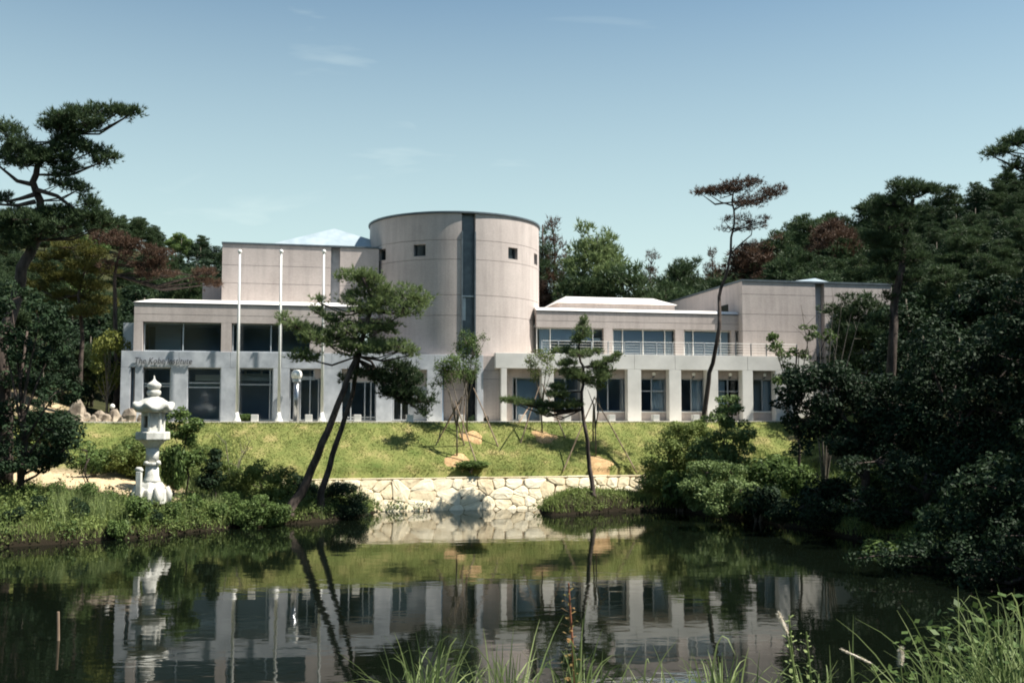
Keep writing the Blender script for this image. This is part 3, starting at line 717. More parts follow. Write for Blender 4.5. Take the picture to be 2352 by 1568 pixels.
VBo = -7.25
blk = MB().box(-.2, .2, -.2, .2, -.01, .38).mesh('stone_bollard', M_CONC)
for i, px in enumerate((585, 709, 821, 941, 1058, 1200, 1302, 1404, 1505, 1597)):
    o = obj('stone_bollard', blk, None); o.location = loc_w(fu(px, VBo, 955), VBo); o.rotation_euler = (0, 0, TH)
    b = o.modifiers.new('bevel', 'BEVEL'); b.width = .02; b.segments = 2
    tag(o, 'low pale cube bollard along the terrace edge before the museum', 'bollard', 'cube bollards along the terrace edge')
t = empty('entrance_lamp', loc_w(fu(681, VF - .6), VF - .6), TH)
tag(t, 'steel column lamp with fat white globe beside the entrance', 'lamp')
zl = fz(681, 860, VF - .6)
MB().tube([(0, 0, -.01), (0, 0, zl - .3)], [.17, .17], 20).build('column', M_STEEL, t, smooth=True)
MB().lathe([(.2, zl - .42), (.24, zl - .40), (.24, zl - .27), (.2, zl - .25)], 20).build('collar', M_ALU, t)
MB().lathe([(.18, zl - .25), (.28, zl - .18), (.31, zl), (.27, zl + .17), (.16, zl + .25), (.03, zl + .27)], 20).build('globe', M_GLOBE, t, smooth=True)

# ------------------------------------------------------------------ stone retaining wall with single stones
def clip(poly, n, d):
    res = []
    for i in range(len(poly)):
        a, b = poly[i], poly[(i + 1) % len(poly)]; da, db = a.dot(n) - d, b.dot(n) - d
        if da <= 0: res.append(a)
        if (da < 0) != (db < 0): res.append(a + (b - a) * (da / (da - db)))
    return res
uw0, uw1 = fu(628, V_WALL, 1150), fu(1490, V_WALL, 1140)
LW, HW = uw1 - uw0, 1.68
x0w, y0w = world(uw0, V_WALL)
SW = empty('stone_retaining_wall', (x0w, y0w, 0), TH); SW.rotation_euler = (-rad(17), 0, TH)
tag(SW, 'cream rubble stone retaining wall at the pond edge below the lawn', 'wall')
part('wall_core', M_MORTAR, (0, LW, .02, .95, -.6, HW), parent=SW)
rs = random.Random(3); seeds = []
nxs = int(LW / .78)
for r in range(4):
    for k in range(nxs):
        seeds.append(np.array([(k + .5 + .5 * (r % 2) + rs.uniform(-.5, .5)) * .78, (-.62 + r * .60 + .3 + rs.uniform(-.22, .22)) * 1.0]))
seeds = [s_ for s_ in seeds if rs.random() > .16]
an = np.array([1.0, 1.25])
for s_ in seeds:
    poly = [np.array(p) for p in [(0, -.55), (LW, -.55), (LW, HW - .01), (0, HW - .01)]]
    for q in seeds:
        if q is s_: continue
        dlt = (q - s_) * an
        if abs(dlt[0]) > 2.4 or np.linalg.norm(dlt) > 2.6: continue
        n_ = dlt * an; mid = (q + s_) / 2
        poly = clip(poly, n_, n_.dot(mid))
        if len(poly) < 3: break
    if len(poly) < 3: continue
    ar = .5 * abs(sum(poly[i][0] * poly[(i + 1) % len(poly)][1] - poly[(i + 1) % len(poly)][0] * poly[i][1] for i in range(len(poly))))
    if ar < .02: continue
    c0 = sum(poly) / len(poly)
    # cut corners so the outline is rounded
    pp = []
    for i in range(len(poly)):
        a, b = poly[i], poly[(i + 1) % len(poly)]; e = b - a
        pp += [a + e * rs.uniform(.13, .2), a + e * rs.uniform(.8, .87)]
    rr_ = math.sqrt(ar / math.pi); g = 1 - rs.choice([.003, .005, .008, .012, .04]) / rr_
    bulge = rs.uniform(.025, .055); V_ = []; n_ = len(pp)
    for s1, y_ in ((g, .05), (g, -.02), (g * .90, -bulge * .8), (g * .5, -bulge)):
        for p in pp:
            q = c0 + (p - c0) * s1; V_.append((q[0], y_ + (rs.uniform(-.012, .012) if y_ < 0 else 0), q[1]))
    V_.append((c0[0], -bulge - rs.uniform(0, .03), c0[1]))
    fs = []
    for k in range(3):
        for i in range(n_):
            j = (i + 1) % n_; fs.append((k * n_ + i, k * n_ + j, (k + 1) * n_ + j, (k + 1) * n_ + i))
    for i in range(n_): fs.append((3 * n_ + i, 3 * n_ + (i + 1) % n_, 4 * n_))
    MB().add(V_, fs).build('stone', M_STONE, SW, smooth=False)
for k in range(9):
    part('coping_stone', M_STONE, (LW * k / 9 + .008, LW * (k + 1) / 9 - .008, -.04 + .01 * (k % 2), .6, HW + .002, HW + .06 + .012 * ((k * 5) % 3)), parent=SW, bevel=.02)

# ------------------------------------------------------------------ stone lantern
YL = 45.8; kx = mpp(YL) * .2343
pl = at(347.5, 1146, YL); pl[2] = gz(pl[0], pl[1])
zbase = CAM[2] - (1146 - HOR) * mpp(YL)
LN = empty('stone_lantern', (pl[0], pl[1], min(pl[2], zbase) - .05), rad(8))
tag(LN, 'tall white granite stone lantern standing on the near pond bank', 'stone lantern')
dz = zbase - LN.location.z
def cz(c): return dz + (1440 - c) * kx
def cr(r): return r * kx * .94
def prof(*p): return [(max(cr(r), .004), cz(c)) for c, r in p]
MB().lathe(prof((1475, 178), (1432, 178), (1360, 176), (1335, 168), (1325, 150), (1290, 128), (1270, 112), (1262, 100)), 6, rad(30)).build('base', M_LANT, LN, bevel=.04)
for k in range(6):
    a = rad(60 * k); MB().tube([(cr(165) * math.cos(a), cr(165) * math.sin(a), cz(1465)), (cr(178) * math.cos(a), cr(178) * math.sin(a), cz(1380)), (cr(150) * math.cos(a), cr(150) * math.sin(a), cz(1310))], [.13, .14, .10], 8).build('base_scroll', M_LANT, LN, smooth=True)
MB().lathe(prof((1270, 98), (1240, 84), (1200, 70), (1102, 64)), 24).build('shaft', M_LANT, LN, smooth=True)
MB().lathe(prof((1101, 82), (1095, 86), (1080, 86), (1074, 82)), 24).build('shaft_ring', M_LANT, LN, bevel=.015)
kb = MB()
for k in range(4):
    a = rad(-35 + 90 * k); kb.lathe([(.01, -.1), (.08, -.07), (.115, 0), (.08, .07), (.01, .1)], 12, c=(cr(82) * math.cos(a), cr(82) * math.sin(a), cz(1078)))
kb.build('ring_knob', M_LANT, LN, smooth=True)
MB().lathe(prof((1073, 64), (935, 66)), 24).build('shaft', M_LANT, LN, smooth=True)
MB().lathe(prof((934, 70), (905, 92), (880, 118), (858, 150)), 6, rad(20)).build('platform_bracket', M_LANT, LN, bevel=.02)
MB().lathe(prof((857, 168), (850, 174), (785, 174), (778, 168)), 6, rad(20)).build('platform', M_LANT, LN, bevel=.02)
fb = MB()
R6 = cr(112); zlo, zhi = cz(776), cz(588)
for k in range(6):
    a = rad(20 + 60 * k); fb.tube([(R6 * .93 * math.cos(a), R6 * .93 * math.sin(a), zlo), (R6 * .93 * math.cos(a), R6 * .93 * math.sin(a), zhi)], [.07, .07], 6)
fb.lathe([(R6 * .98, zlo), (R6 * .98, zlo + .17)], 6, rad(20)); fb.lathe([(R6 * .98, zhi - .16), (R6 * .98, zhi)], 6, rad(20))
fire = fb.build('fire_box', M_LANT, LN)
for k in range(6):
    a = rad(50 + 60 * k); ap = R6 * .93 * math.cos(rad(30)); hw = R6 * .40
    if k in (3, 0): continue
    m = MB(); ca, sa = math.cos(a), math.sin(a)
    pts = []
    for z_ in (zlo + .16, zhi - .15):
        for (o_, t_) in ((ap - .08, -hw), (ap - .02, -hw), (ap - .02, hw), (ap - .08, hw)):
            pts.append((o_ * ca - t_ * sa, o_ * sa + t_ * ca, z_))
    m.hexa(pts).build('side_panel', M_LANT, fire)
MB().lathe([(R6 * .45, zlo + .16), (R6 * .45, zhi - .14)], 6, rad(20)).build('dark_core', M_MORTAR, fire)
def roofmod(r, z, a):
    w_ = max(0.0, math.cos(3 * (a - rad(20)))) ** 6 if False else abs(math.cos(3 * (a - rad(20)))) ** 5
    f_ = min(1, r / cr(200)); return r * (1 - .10 * (1 - w_) * f_), z + .20 * w_ * f_ ** 3
MB().lathe(prof((588, 110), (592, 150), (585, 196), (560, 214), (535, 210), (520, 190), (505, 150), (480, 122), (455, 92), (440, 55), (430, 50)), 48, 0, mod=roofmod).build('roof', M_LANT, LN, smooth=True)
MB().lathe(prof((432, 48), (425, 58), (415, 66), (395, 70), (380, 66), (372, 52)), 24, mod=lambda r, z, a: (r * (1 + .05 * math.cos(8 * a)), z)).build('lotus_ring', M_LANT, LN, smooth=True)
MB().lathe(prof((371, 50), (355, 62), (335, 71), (318, 72), (305, 58), (290, 34), (275, 16), (255, 8), (240, 7), (230, 3)), 24).build('jewel_finial', M_LANT, LN, smooth=True)
pp_ = at(318, 1150, YL - 1.0); 
PS = empty('stone_post', (pp_[0], pp_[1], gz(pp_[0], pp_[1]) - .05)); hp = CAM[2] - (1076 - HOR) * mpp(YL - 1) - PS.location.z
tag(PS, 'narrow white stone post with rounded hooked top beside the lantern', 'post')
MB().box(-.11, .11, -.11, .11, 0, hp - .1).build('shaft', M_LANT, PS, bevel=.02)
MB().tube([(-.17, 0, hp - .04), (-.08, 0, hp + .0), (.04, 0, hp - .01), (.115, 0, hp - .1)], [.05, .1, .11, .09], 10).build('cap', M_LANT, PS, smooth=True)
#MARK_PLANTS
# ------------------------------------------------------------------ foliage generators
def unit(v): return v / (np.linalg.norm(v, axis=-1, keepdims=True) + 1e-9)
def needles(P, D, Ln, Wd, k, spread, rng):
    n = len(P); P = np.repeat(P, k, 0); D = np.repeat(D, k, 0)
    d = unit(D + spread * rng.normal(size=P.shape)); a = unit(np.cross(d, rng.normal(size=P.shape)))
    l = Ln * rng.uniform(.7, 1.2, (len(P), 1)); b = P + d * l * .05
    V = np.stack([b - a * Wd / 2, b + a * Wd / 2, P + d * l], 1).reshape(-1, 3)
    return V, np.arange(len(V)).reshape(-1, 3)
def leaves(P, Nn, size, rng, aspect=.55, up=.5, curl=True):
    n = len(P); nn = unit(Nn + np.array([0, 0, up]) + .75 * rng.normal(size=P.shape)); t = unit(np.cross(nn, rng.normal(size=P.shape))); b = np.cross(nn, t)
    s = size * rng.uniform(.65, 1.25, (n, 1))
    V = np.stack([P - t * s * .5, P + b * s * aspect * .5 - nn * s * .06, P + t * s * .5 - nn * s * .12, P - b * s * aspect * .5 - nn * s * .06], 1).reshape(-1, 3)
    return V, np.arange(len(V)).reshape(-1, 4)
def ellip(n, c, r, rng, shell=.5, flat=0.0):
    d = unit(rng.normal(size=(n, 3))); q = rng.uniform(0, 1, (n, 1)) ** (1 / 3); q = q * (1 - shell) + shell * (.72 + .36 * rng.uniform(0, 1, (n, 1)))
    return np.asarray(c) + d * q * np.asarray(r), d
def tree_root(name, loc, label, cat, group=None):
    t = empty(name, loc); tag(t, label, cat, group); return t
def pad_tufts(c, r, rng, clumps, per, clr):
    C, d = ellip(clumps, c, r, rng, .35)
    P = np.repeat(C, per, 0) + rng.normal(size=(clumps * per, 3)) * clr * np.array([1, 1, .55])
    D = unit((P - np.asarray(c)) / (np.asarray(r) + .05) * .5 + np.array([0, 0, .75]))
    return P, D, C
def px_pine(name, label, pix, trunk, pads, Y, mat=None, rbase=.2, rtop=.05, Ln=.24, Wd=.035, k=7, dens=1.0, group=None, conv=None, depth=.75, seed=1, extra=(), root_z=None, bark=None, links=True, clr=.16, ymax=1e9):
    rng = np.random.default_rng(seed)
    cv = conv; pts = [at(*cv(x, y), Y) for x, y in trunk]
    sag = rng.normal(0, .25, len(pts)) ; sag[0] = 0
    for i, p in enumerate(pts): p[1] += sag[i] * (i > 0)
    base = pts[0].copy(); g = gz(base[0], base[1])
    if base[2] > g - .1: pts.insert(0, np.array([base[0], base[1], g - .15]))
    base = pts[0].copy()
    root = tree_root(name, base, label, 'tree', group)
    n = len(pts); rs = [rbase + (rtop - rbase) * (i / (n - 1)) ** .8 for i in range(n)]; rs[0] *= 1.15
    # subdivide the trunk with slight wobble
    P2, R2 = [], []
    for i in range(n - 1):
        for s in (0, .5):
            q = pts[i] * (1 - s) + pts[i + 1] * s
            if s: q = q + rng.normal(0, .035, 3)
            P2.append(q - base); R2.append(rs[i] * (1 - s) + rs[i + 1] * s)
    P2.append(pts[-1] - base); R2.append(rs[-1])
    T = MB().tube(P2, R2, 9)
    zlim = at(*cv(trunk[0][0], ymax), Y)[2] - base[2] if ymax < 1e8 else -1e9
    TP = np.array([q for q in P2 if q[2] > zlim])
    for br in extra:
        q = [at(*cv(x, y), Y) - base for x, y in br]; T.tube(q, [rtop * 1.3 * (1 - .6 * i / (len(q) - 1)) for i in range(len(q))], 6)
    allV, nv, off = [], [], 0
    pxm = mpp(Y) * pix
    for pd in pads:
        x, y, rx, ry = pd[:4]; f = pd[4] if len(pd) > 4 else 1.0
        w = rx * pxm; h = max(ry * pxm, .12)
        for sub in range(2):
            c = at(*cv(x, y), Y + rng.normal(0, .35) * w * depth + (sub - .5) * w * .8 * depth) - base
            r = np.array([w * .95, w * depth * .6, h * 1.0])
            ncl = max(3, int(23 * f * dens * (w * w * depth + .25 * w) * .9 + 3 * f)); per = 9
            P, D, C = pad_tufts(c, r, rng, ncl, per, clr)
            V, _ = needles(P, D, Ln, Wd, k, .55, rng); allV.append(V)
            if links:
                # limb from the trunk into the pad, twigs to some clumps
                cand = TP[TP[:, 2] < c[2] + .1]; cand = cand if len(cand) else TP[:2]
                j = np.argmin(np.linalg.norm(cand - c, axis=1) + .9 * np.abs(cand[:, 2] - (c[2] - .25 * np.linalg.norm(cand[:, :2] - c[:2], axis=1)))); a = cand[j]
                mid = a * .5 + c * .5 + np.array([0, 0, -.12 * np.linalg.norm(c - a)]) + rng.normal(0, .08, 3)
                rr = min(.05, .014 + .009 * np.linalg.norm(c - a))
                T.tube([a, mid, c - np.array([0, 0, h * .35])], [rr * 1.3, rr, rr * .5], 5, cap=False)
                for q in C[:: max(1, len(C) // 9)]:
                    T.tube([c - np.array([0, 0, h * .35]), (q + c) / 2 - np.array([0, 0, h * .3]), q], [rr * .5, rr * .35, .006], 4, cap=False)
    T.build('trunk', bark or M_BARK, root, smooth=True)
    V = np.concatenate(allV); obj('crown', np_mesh('crown', V, np.arange(len(V)).reshape(-1, 3), mat or M_NEEDLE), None, root)
    return root
def crop(x0, y0, s):      # zoomed-crop pixel -> photo pixel (2352 wide)
    return lambda x, y: ((x0 + s * x) * .91875, (y0 + s * y) * .91875)

# ---- the leaning twin pines on the near bank
cv6 = crop(660, 640, .4464)
px_pine('leaning_pine', 'leaning pine with thick scaly trunk and layered crown over the pond bank', .4101,
        [(135, 1425), (200, 1330), (260, 1190), (330, 1040), (390, 900), (450, 750), (520, 560), (580, 370), (605, 240), (560, 130)],
        [(520, 112, 125, 32), (610, 130, 60, 26), (600, 200, 130, 42), (780, 205, 95, 45, .8), (885, 240, 55, 50), (800, 300, 105, 42), (690, 250, 90, 40), (490, 250, 60, 40), (385, 350, 60, 30),
         (300, 315, 45, 20, .5), (310, 255, 20, 25, .4), (170, 385, 80, 28, .8), (105, 345, 22, 20, .6), (330, 460, 140, 42), (480, 410, 110, 48), (660, 400, 110, 36), (470, 520, 70, 26), (600, 510, 130, 36),
         (240, 565, 85, 34), (780, 510, 75, 36), (830, 545, 35, 25), (560, 300, 100, 40), (250, 420, 60, 30)], 48.4,
        rbase=.27, rtop=.07, dens=.8, conv=cv6, seed=11, ymax=600, mat=M_NEEDLE_L, Ln=.23, Wd=.036)
px_pine('slender_pine', 'slender dark pine leaning beside the thick leaning one, low right branch', .4101,
        [(318, 1325), (360, 1190), (400, 1050), (450, 900), (490, 760), (535, 580), (560, 480), (575, 420)],
        [(600, 660, 115, 30), (760, 620, 85, 36), (790, 680, 115, 55), (760, 750, 130, 38), (860, 800, 105, 40), (910, 860, 38, 35), (455, 690, 28, 26, .4), (700, 690, 90, 45), (640, 500, 80, 30)], 49.6,
        rbase=.19, rtop=.06, dens=.9, conv=cv6, seed=12, ymax=620, extra=[[(545, 565), (600, 590), (660, 680), (740, 740)]], Ln=.23, Wd=.036)
# ---- the large old pine at the left edge
cv4 = crop(0, 240, .35714)
px_pine('old_pine', 'big dark pine with spreading crooked limbs above the left bank', .3281,
        [(40, 2300), (60, 1800), (100, 1400), (150, 1200), (230, 1000), (270, 850), (250, 720), (230, 600), (270, 500), (335, 380), (430, 260)],
        [(50, 250, 100, 90), (150, 350, 120, 70), (430, 150, 100, 42), (540, 120, 80, 55), (700, 105, 85, 50), (820, 110, 85, 38), (935, 110, 60, 24, .8), (400, 220, 140, 50), (600, 190, 130, 55), (480, 330, 140, 60),
         (370, 420, 160, 60), (190, 430, 150, 70), (60, 430, 90, 60), (640, 380, 105, 42, .8), (770, 430, 60, 16, .8), (690, 465, 55, 24, .7), (460, 510, 90, 45), (430, 600, 110, 40, .6), (560, 640, 55, 34), (610, 740, 65, 45),
         (640, 830, 130, 50), (740, 890, 85, 34), (400, 830, 140, 50), (150, 850, 160, 50), (60, 930, 100, 55), (100, 1010, 130, 55), (20, 720, 40, 35), (290, 950, 120, 45, .8), (480, 900, 120, 40, .8)], 46.0,
        rbase=.36, rtop=.09, dens=1.1, conv=cv4, seed=13, ymax=1050, extra=[[(228, 620), (120, 595), (60, 545), (-20, 480)], [(245, 740), (130, 765), (-10, 760)], [(255, 655), (400, 700), (520, 790), (640, 830)], [(240, 690), (140, 720), (40, 740)], [(275, 500), (250, 470), (180, 400)]], Ln=.24, Wd=.04)
# ---- tall bare-stemmed pine with browned crown before the right wing
cv8 = crop(1660, 400, .3827)
px_pine('bare_stem_pine', 'tall thin bare-stemmed pine with rust-brown flat crown before the right wing', .3516,
        [(262, 1660), (285, 1460), (310, 1330), (345, 1100), (360, 950), (380, 830), (420, 700), (440, 600), (445, 500), (455, 380), (460, 260), (458, 190)],
        [(330, 205, 105, 22, .9), (480, 175, 125, 40), (580, 145, 65, 28), (560, 270, 105, 32, .9), (690, 220, 85, 26), (755, 190, 35, 16, .8), (240, 215, 40, 12, .8)], 58.0,
        rbase=.155, rtop=.04, dens=.9, conv=cv8, seed=14, ymax=420, mat=M_NEEDLE_B, extra=[[(440, 610), (500, 550), (570, 490), (580, 430)], [(455, 330), (520, 290), (620, 260)], [(455, 300), (370, 275), (300, 230)], [(448, 470), (560, 430), (660, 400)]], Ln=.22, Wd=.03, k=6)
BSP = [o for o in bpy.data.objects if o.name == 'bare_stem_pine'][0]
def add_crown(root, pads, Y, pix, conv, mat, seed, anchor, dens=.8, Ln=.22, Wd=.026, k=5, depth=.75):
    rng = np.random.default_rng(seed); base = np.array(root.location); allV = []; T = MB(); A = at(*conv(*anchor), Y) - base
    for pd in pads:
        x, y, rx, ry = pd[:4]; f = pd[4] if len(pd) > 4 else 1.0; w = rx * mpp(Y) * pix; h = max(ry * mpp(Y) * pix, .1)
        c = at(*conv(x, y), Y + rng.normal(0, .3) * w) - base
        P, D, C = pad_tufts(c, np.array([w, w * depth, h]), rng, max(4, int(20 * f * dens * (w * w + .3 * w))), 8, .12)
        V, _ = needles(P, D, Ln, Wd, k, .6, rng); allV.append(V)
        T.tube([A, (A + c) / 2 + np.array([0, 0, -.15]), c - np.array([0, 0, h * .3])], [.04, .028, .015], 5, cap=False)
        for q in C[::max(1, len(C) // 12)]: T.tube([c - np.array([0, 0, h * .3]), q], [.012, .005], 4, cap=False)
    V = np.concatenate(allV); cr_ = obj('lower_crown', np_mesh('lower_crown', V, np.arange(len(V)).reshape(-1, 3), mat), None, root)
    T.build('twigs', M_BARK, cr_)
add_crown(BSP, [(395, 390, 65, 22, .7), (560, 390, 125, 34, .8), (660, 400, 65, 28, .7), (400, 460, 48, 12, .5), (560, 440, 105, 26, .6)], 58.0, .3516, cv8, M_NEEDLE_M, 16, (448, 450))
add_crown(BSP, [(650, 540, 95, 22, .3), (745, 500, 55, 24, .3), (540, 600, 55, 16, .25)], 58.0, .3516, cv8, M_NEEDLE_M, 17, (500, 550))
# ---- flat-topped pine above the right block
px_pine('flat_topped_pine', 'dark flat-topped pine with bent trunk at the right block corner', .3516,
        [(1470, 1500), (1480, 1220), (1510, 950), (1540, 720), (1590, 560), (1600, 400), (1610, 300), (1635, 245)],
        [(1600, 165, 120, 28), (1700, 200, 95, 24), (1760, 185, 40, 16), (1560, 220, 80, 34), (1490, 275, 110, 48), (1420, 330, 90, 50), (1560, 330, 90, 45), (1480, 420, 130, 50), (1400, 520, 110, 50), (1560, 540, 130, 50), (1440, 640, 120, 50), (1640, 640, 110, 50),
         (1400, 1050, 75, 32, .9), (1320, 1125, 120, 22, .9), (1480, 890, 45, 22, .8), (1600, 760, 110, 50), (1420, 740, 90, 40)], 52.0,
        rbase=.30, rtop=.08, dens=.95, conv=cv8, seed=18, ymax=1000)
# ---- small pine on the right spit
cv88 = crop(1180, 780, .2211)
px_pine('small_pine', 'small crooked pine with long level branch on the grassy spit', .2031,
        [(1372, 2050), (1330, 1760), (1310, 1560), (1285, 1357), (1250, 1100), (1235, 900), (1265, 760), (1260, 620), (1215, 490), (1210, 380), (1245, 250), (1260, 100)],
        [(1260, 100, 32, 45), (1255, 180, 62, 40), (1260, 260, 92, 45), (1180, 320, 62, 34), (1030, 440, 130, 32), (1220, 480, 135, 42), (1390, 460, 55, 20), (1050, 580, 130, 38), (1100, 680, 130, 38), (1180, 740, 110, 42),
         (1440, 600, 120, 36), (1570, 550, 75, 32), (1640, 490, 30, 26), (1400, 720, 140, 55), (1300, 780, 75, 42), (980, 850, 105, 34), (960, 930, 150, 28), (430, 1000, 110, 16), (600, 1025, 110, 28), (780, 1050, 130, 45), (960, 1060, 140, 38), (1150, 1040, 110, 34), (800, 1130, 70, 30)], 54.1,
        rbase=.14, rtop=.035, dens=1.25, conv=cv88, seed=19, ymax=1120, Ln=.19, Wd=.03, clr=.10, extra=[[(1245, 1060), (1000, 1075), (760, 1050), (430, 1000)]], mat=M_NEEDLE_L)
# ---- browning pine in front of the left hill
px_pine('browning_pine', 'pine with rust-brown dying needles before the left wooded hill', .3281,
        [(820, 2050), (800, 1700), (790, 1400), (800, 1250), (830, 1100), (860, 1010)],
        [(760, 990, 120, 50), (880, 1030, 110, 40), (960, 1050, 70, 35), (1060, 1090, 80, 35), (1140, 1120, 70, 40), (880, 1130, 90, 40, .8), (1000, 1180, 90, 35), (1110, 1180, 80, 30), (1040, 1250, 80, 30), (1160, 1250, 90, 25), (760, 1190, 70, 30, .6), (1430, 1235, 70, 18), (1480, 1310, 60, 18), (1400, 1290, 50, 14, .6)], 61.0,
        rbase=.2, rtop=.05, dens=.75, conv=cv4, seed=20, ymax=1300, mat=M_NEEDLE_B, extra=[[(820, 1130), (980, 1190), (1220, 1230), (1350, 1260), (1500, 1310)]], depth=.6)
px_pine('yellowing_pine', 'olive pine with yellowing needle tips below the old pine', .3281,
        [(560, 2050), (560, 1700), (570, 1400), (580, 1200)],
        [(500, 1050, 130, 34), (660, 1110, 110, 32), (380, 1120, 120, 30), (560, 1190, 150, 34), (300, 1210, 100, 30), (730, 1230, 100, 28), (440, 1270, 150, 34), (640, 1330, 130, 34), (250, 1330, 120, 34), (480, 1400, 150, 36), (720, 1430, 110, 30), (330, 1480, 140, 36), (600, 1510, 140, 36)], 62.5,
        rbase=.2, rtop=.06, dens=.8, conv=cv4, seed=21, mat=leaf_mat('yellowing_needles', (.03, .045, .015), (.15, .14, .035), .2))

# ------------------------------------------------------------------ generic trees for the woods
def gen_pine(seed, H, spread, mat, sparse=1.0, start=.4, Ln=.42, Wd=.085, k=5, layers=9):
    rng = np.random.default_rng(seed); T = MB(); pts = []; x = y = 0.0
    for i in range(8):
        pts.append(np.array([x, y, H * i / 7 * .97 - (.4 if i == 0 else 0)])); x += rng.normal(0, .22); y += rng.normal(0, .22)
    T.tube(pts, [.022 * H * (1 - .85 * i / 7) * .6 + .02 for i in range(8)], 7)
    P_ = np.array(pts); allV = []
    for l in range(layers):
        f = start + (1 - start) * (l + .5) / layers
        wid = spread * (1.0 - .62 * ((f - start) / (1 - start)) ** 1.4) * rng.uniform(.75, 1.15)
        c0 = np.array([np.interp(f * H, P_[:, 2], P_[:, 0]), np.interp(f * H, P_[:, 2], P_[:, 1]), f * H])
        nb = int(rng.integers(4, 7)) if l < layers - 1 else 2; a0 = rng.uniform(0, 6.28)
        for b in range(nb):
            if rng.random() > sparse: continue
            a = a0 + 2 * math.pi * b / nb + rng.normal(0, .3); rr = wid * rng.uniform(.45, .8)
            c = c0 + np.array([math.cos(a) * rr, math.sin(a) * rr, rng.normal(.1, .25)])
            r = np.array([wid * .42, wid * .42, .30 + .05 * wid]) * rng.uniform(.75, 1.2)
            P, D, C = pad_tufts(c, r, rng, max(5, int(5.5 * r[0] * r[0] * 3 + 4)), 6, .24)
            V, _ = needles(P, D, Ln, Wd, k, .6, rng); allV.append(V)
            T.tube([c0 - np.array([0, 0, .5]), (c0 + c) / 2 - np.array([0, 0, .25]), c], [.06, .04, .015], 4, cap=False)
    V = np.concatenate(allV)
    return T.mesh('trunk', M_BARK, True), np_mesh('crown', V, np.arange(len(V)).reshape(-1, 3), mat)
def gen_broad(seed, H, rad_, mat, n=5200, size=.30, lobes=11, bark=None, start=.3):
    rng = np.random.default_rng(seed); T = MB()
    T.tube([(0, 0, -.4), (.1, 0, H * .25), (0, .15, H * .55), (.1, .1, H * .85)], [.2, .15, .1, .03], 7)
    Ps, Ns = [], []
    for l in range(lobes):
        f = start + (1 - start) * rng.uniform(.12, .88); a = rng.uniform(0, 6.28)
        w = rad_ * math.sqrt(max(.1, 1 - ((f - (start + .38)) / .62) ** 2)) * rng.uniform(.25, .72)
        c = np.array([math.cos(a) * w, math.sin(a) * w, f * H]); r = np.array([1, 1, .72]) * rad_ * rng.uniform(.32, .5)
        P, d = ellip(n // lobes, c, r, rng, .75); keep = rng.random(len(P)) < .55 + .45 * (np.sin(P[:, 0] * 3.1 + l) * np.sin(P[:, 2] * 3.7 + l) > -.25)
        Ps.append(P[keep]); Ns.append(d[keep])
        T.tube([(0, 0, max(.1, f * H * .45)), tuple(c * .6 + np.array([0, 0, f * H * .2])), tuple(c)], [.07, .05, .02], 5, cap=False)
    V, Fq = leaves(np.concatenate(Ps), np.concatenate(Ns), size, rng)
    return T.mesh('trunk', bark or M_GBARK, True), np_mesh('crown', V, Fq, mat)
PROTO = {
 'pineA': gen_pine(101, 11.5, 3.0, M_NEEDLE), 'pineB': gen_pine(102, 13, 2.7, M_NEEDLE, start=.5), 'pineC': gen_pine(103, 10, 3.4, M_NEEDLE, start=.3, layers=8),
 'pineD': gen_pine(108, 12, 2.6, M_NEEDLE, start=.35, layers=11),
 'dead': gen_pine(104, 11, 2.8, M_NEEDLE_B, sparse=.8), 'sparse': gen_pine(105, 13.5, 1.7, M_NEEDLE_M, sparse=.62, start=.35, Ln=.38, Wd=.05, k=4, layers=11),
 'sparseG': gen_pine(106, 13.5, 1.8, M_NEEDLE, sparse=.7, start=.3, Ln=.38, Wd=.055, k=4, layers=11),
 'cone': gen_pine(107, 12, 3.7, M_NEEDLE_L, start=.12, layers=12),
 'broadA': gen_broad(111, 9, 3.0, M_LEAFD), 'broadB': gen_broad(112, 7.5, 2.7, M_LEAF), 'broadC': gen_broad(113, 8, 3.1, M_LEAFD, lobes=13),
}
NAMES = {'pineA': 'forest_pine', 'pineB': 'forest_pine', 'pineC': 'forest_pine', 'pineD': 'forest_pine', 'dead': 'dead_pine', 'sparse': 'sparse_pine', 'sparseG': 'sparse_pine', 'cone': 'conical_pine', 'broadA': 'evergreen_tree', 'broadB': 'leafy_tree', 'broadC': 'evergreen_tree'}
HT = {'pineA': 11.5, 'pineB': 13, 'pineC': 10, 'pineD': 12, 'dead': 11, 'sparse': 13.5, 'sparseG': 13.5, 'cone': 12, 'broadA': 9, 'broadB': 7.5, 'broadC': 8}
def plant(kind, x, y, h, label, group, z=None, rz=None, wid=1.0):
    z = gz(x, y) if z is None else z; s = h / HT[kind]
    r = tree_root(NAMES[kind], (x, y, z - .1), label, 'tree', group)
    r.rotation_euler = (random.uniform(-.04, .04), random.uniform(-.04, .04), random.uniform(0, 6.28) if rz is None else rz); r.scale = (s * wid, s * wid, s)
    obj('trunk', PROTO[kind][0], None, r); obj('crown', PROTO[kind][1], None, r)
    return r
def plant_px(kind, px, ytop, Y, label, group=None, wid=1.0, minh=3.0):
    p = at(px, ytop, Y); g = gz(p[0], p[1]); return plant(kind, p[0], p[1], max(minh, p[2] - g), label, group, g, None, wid)
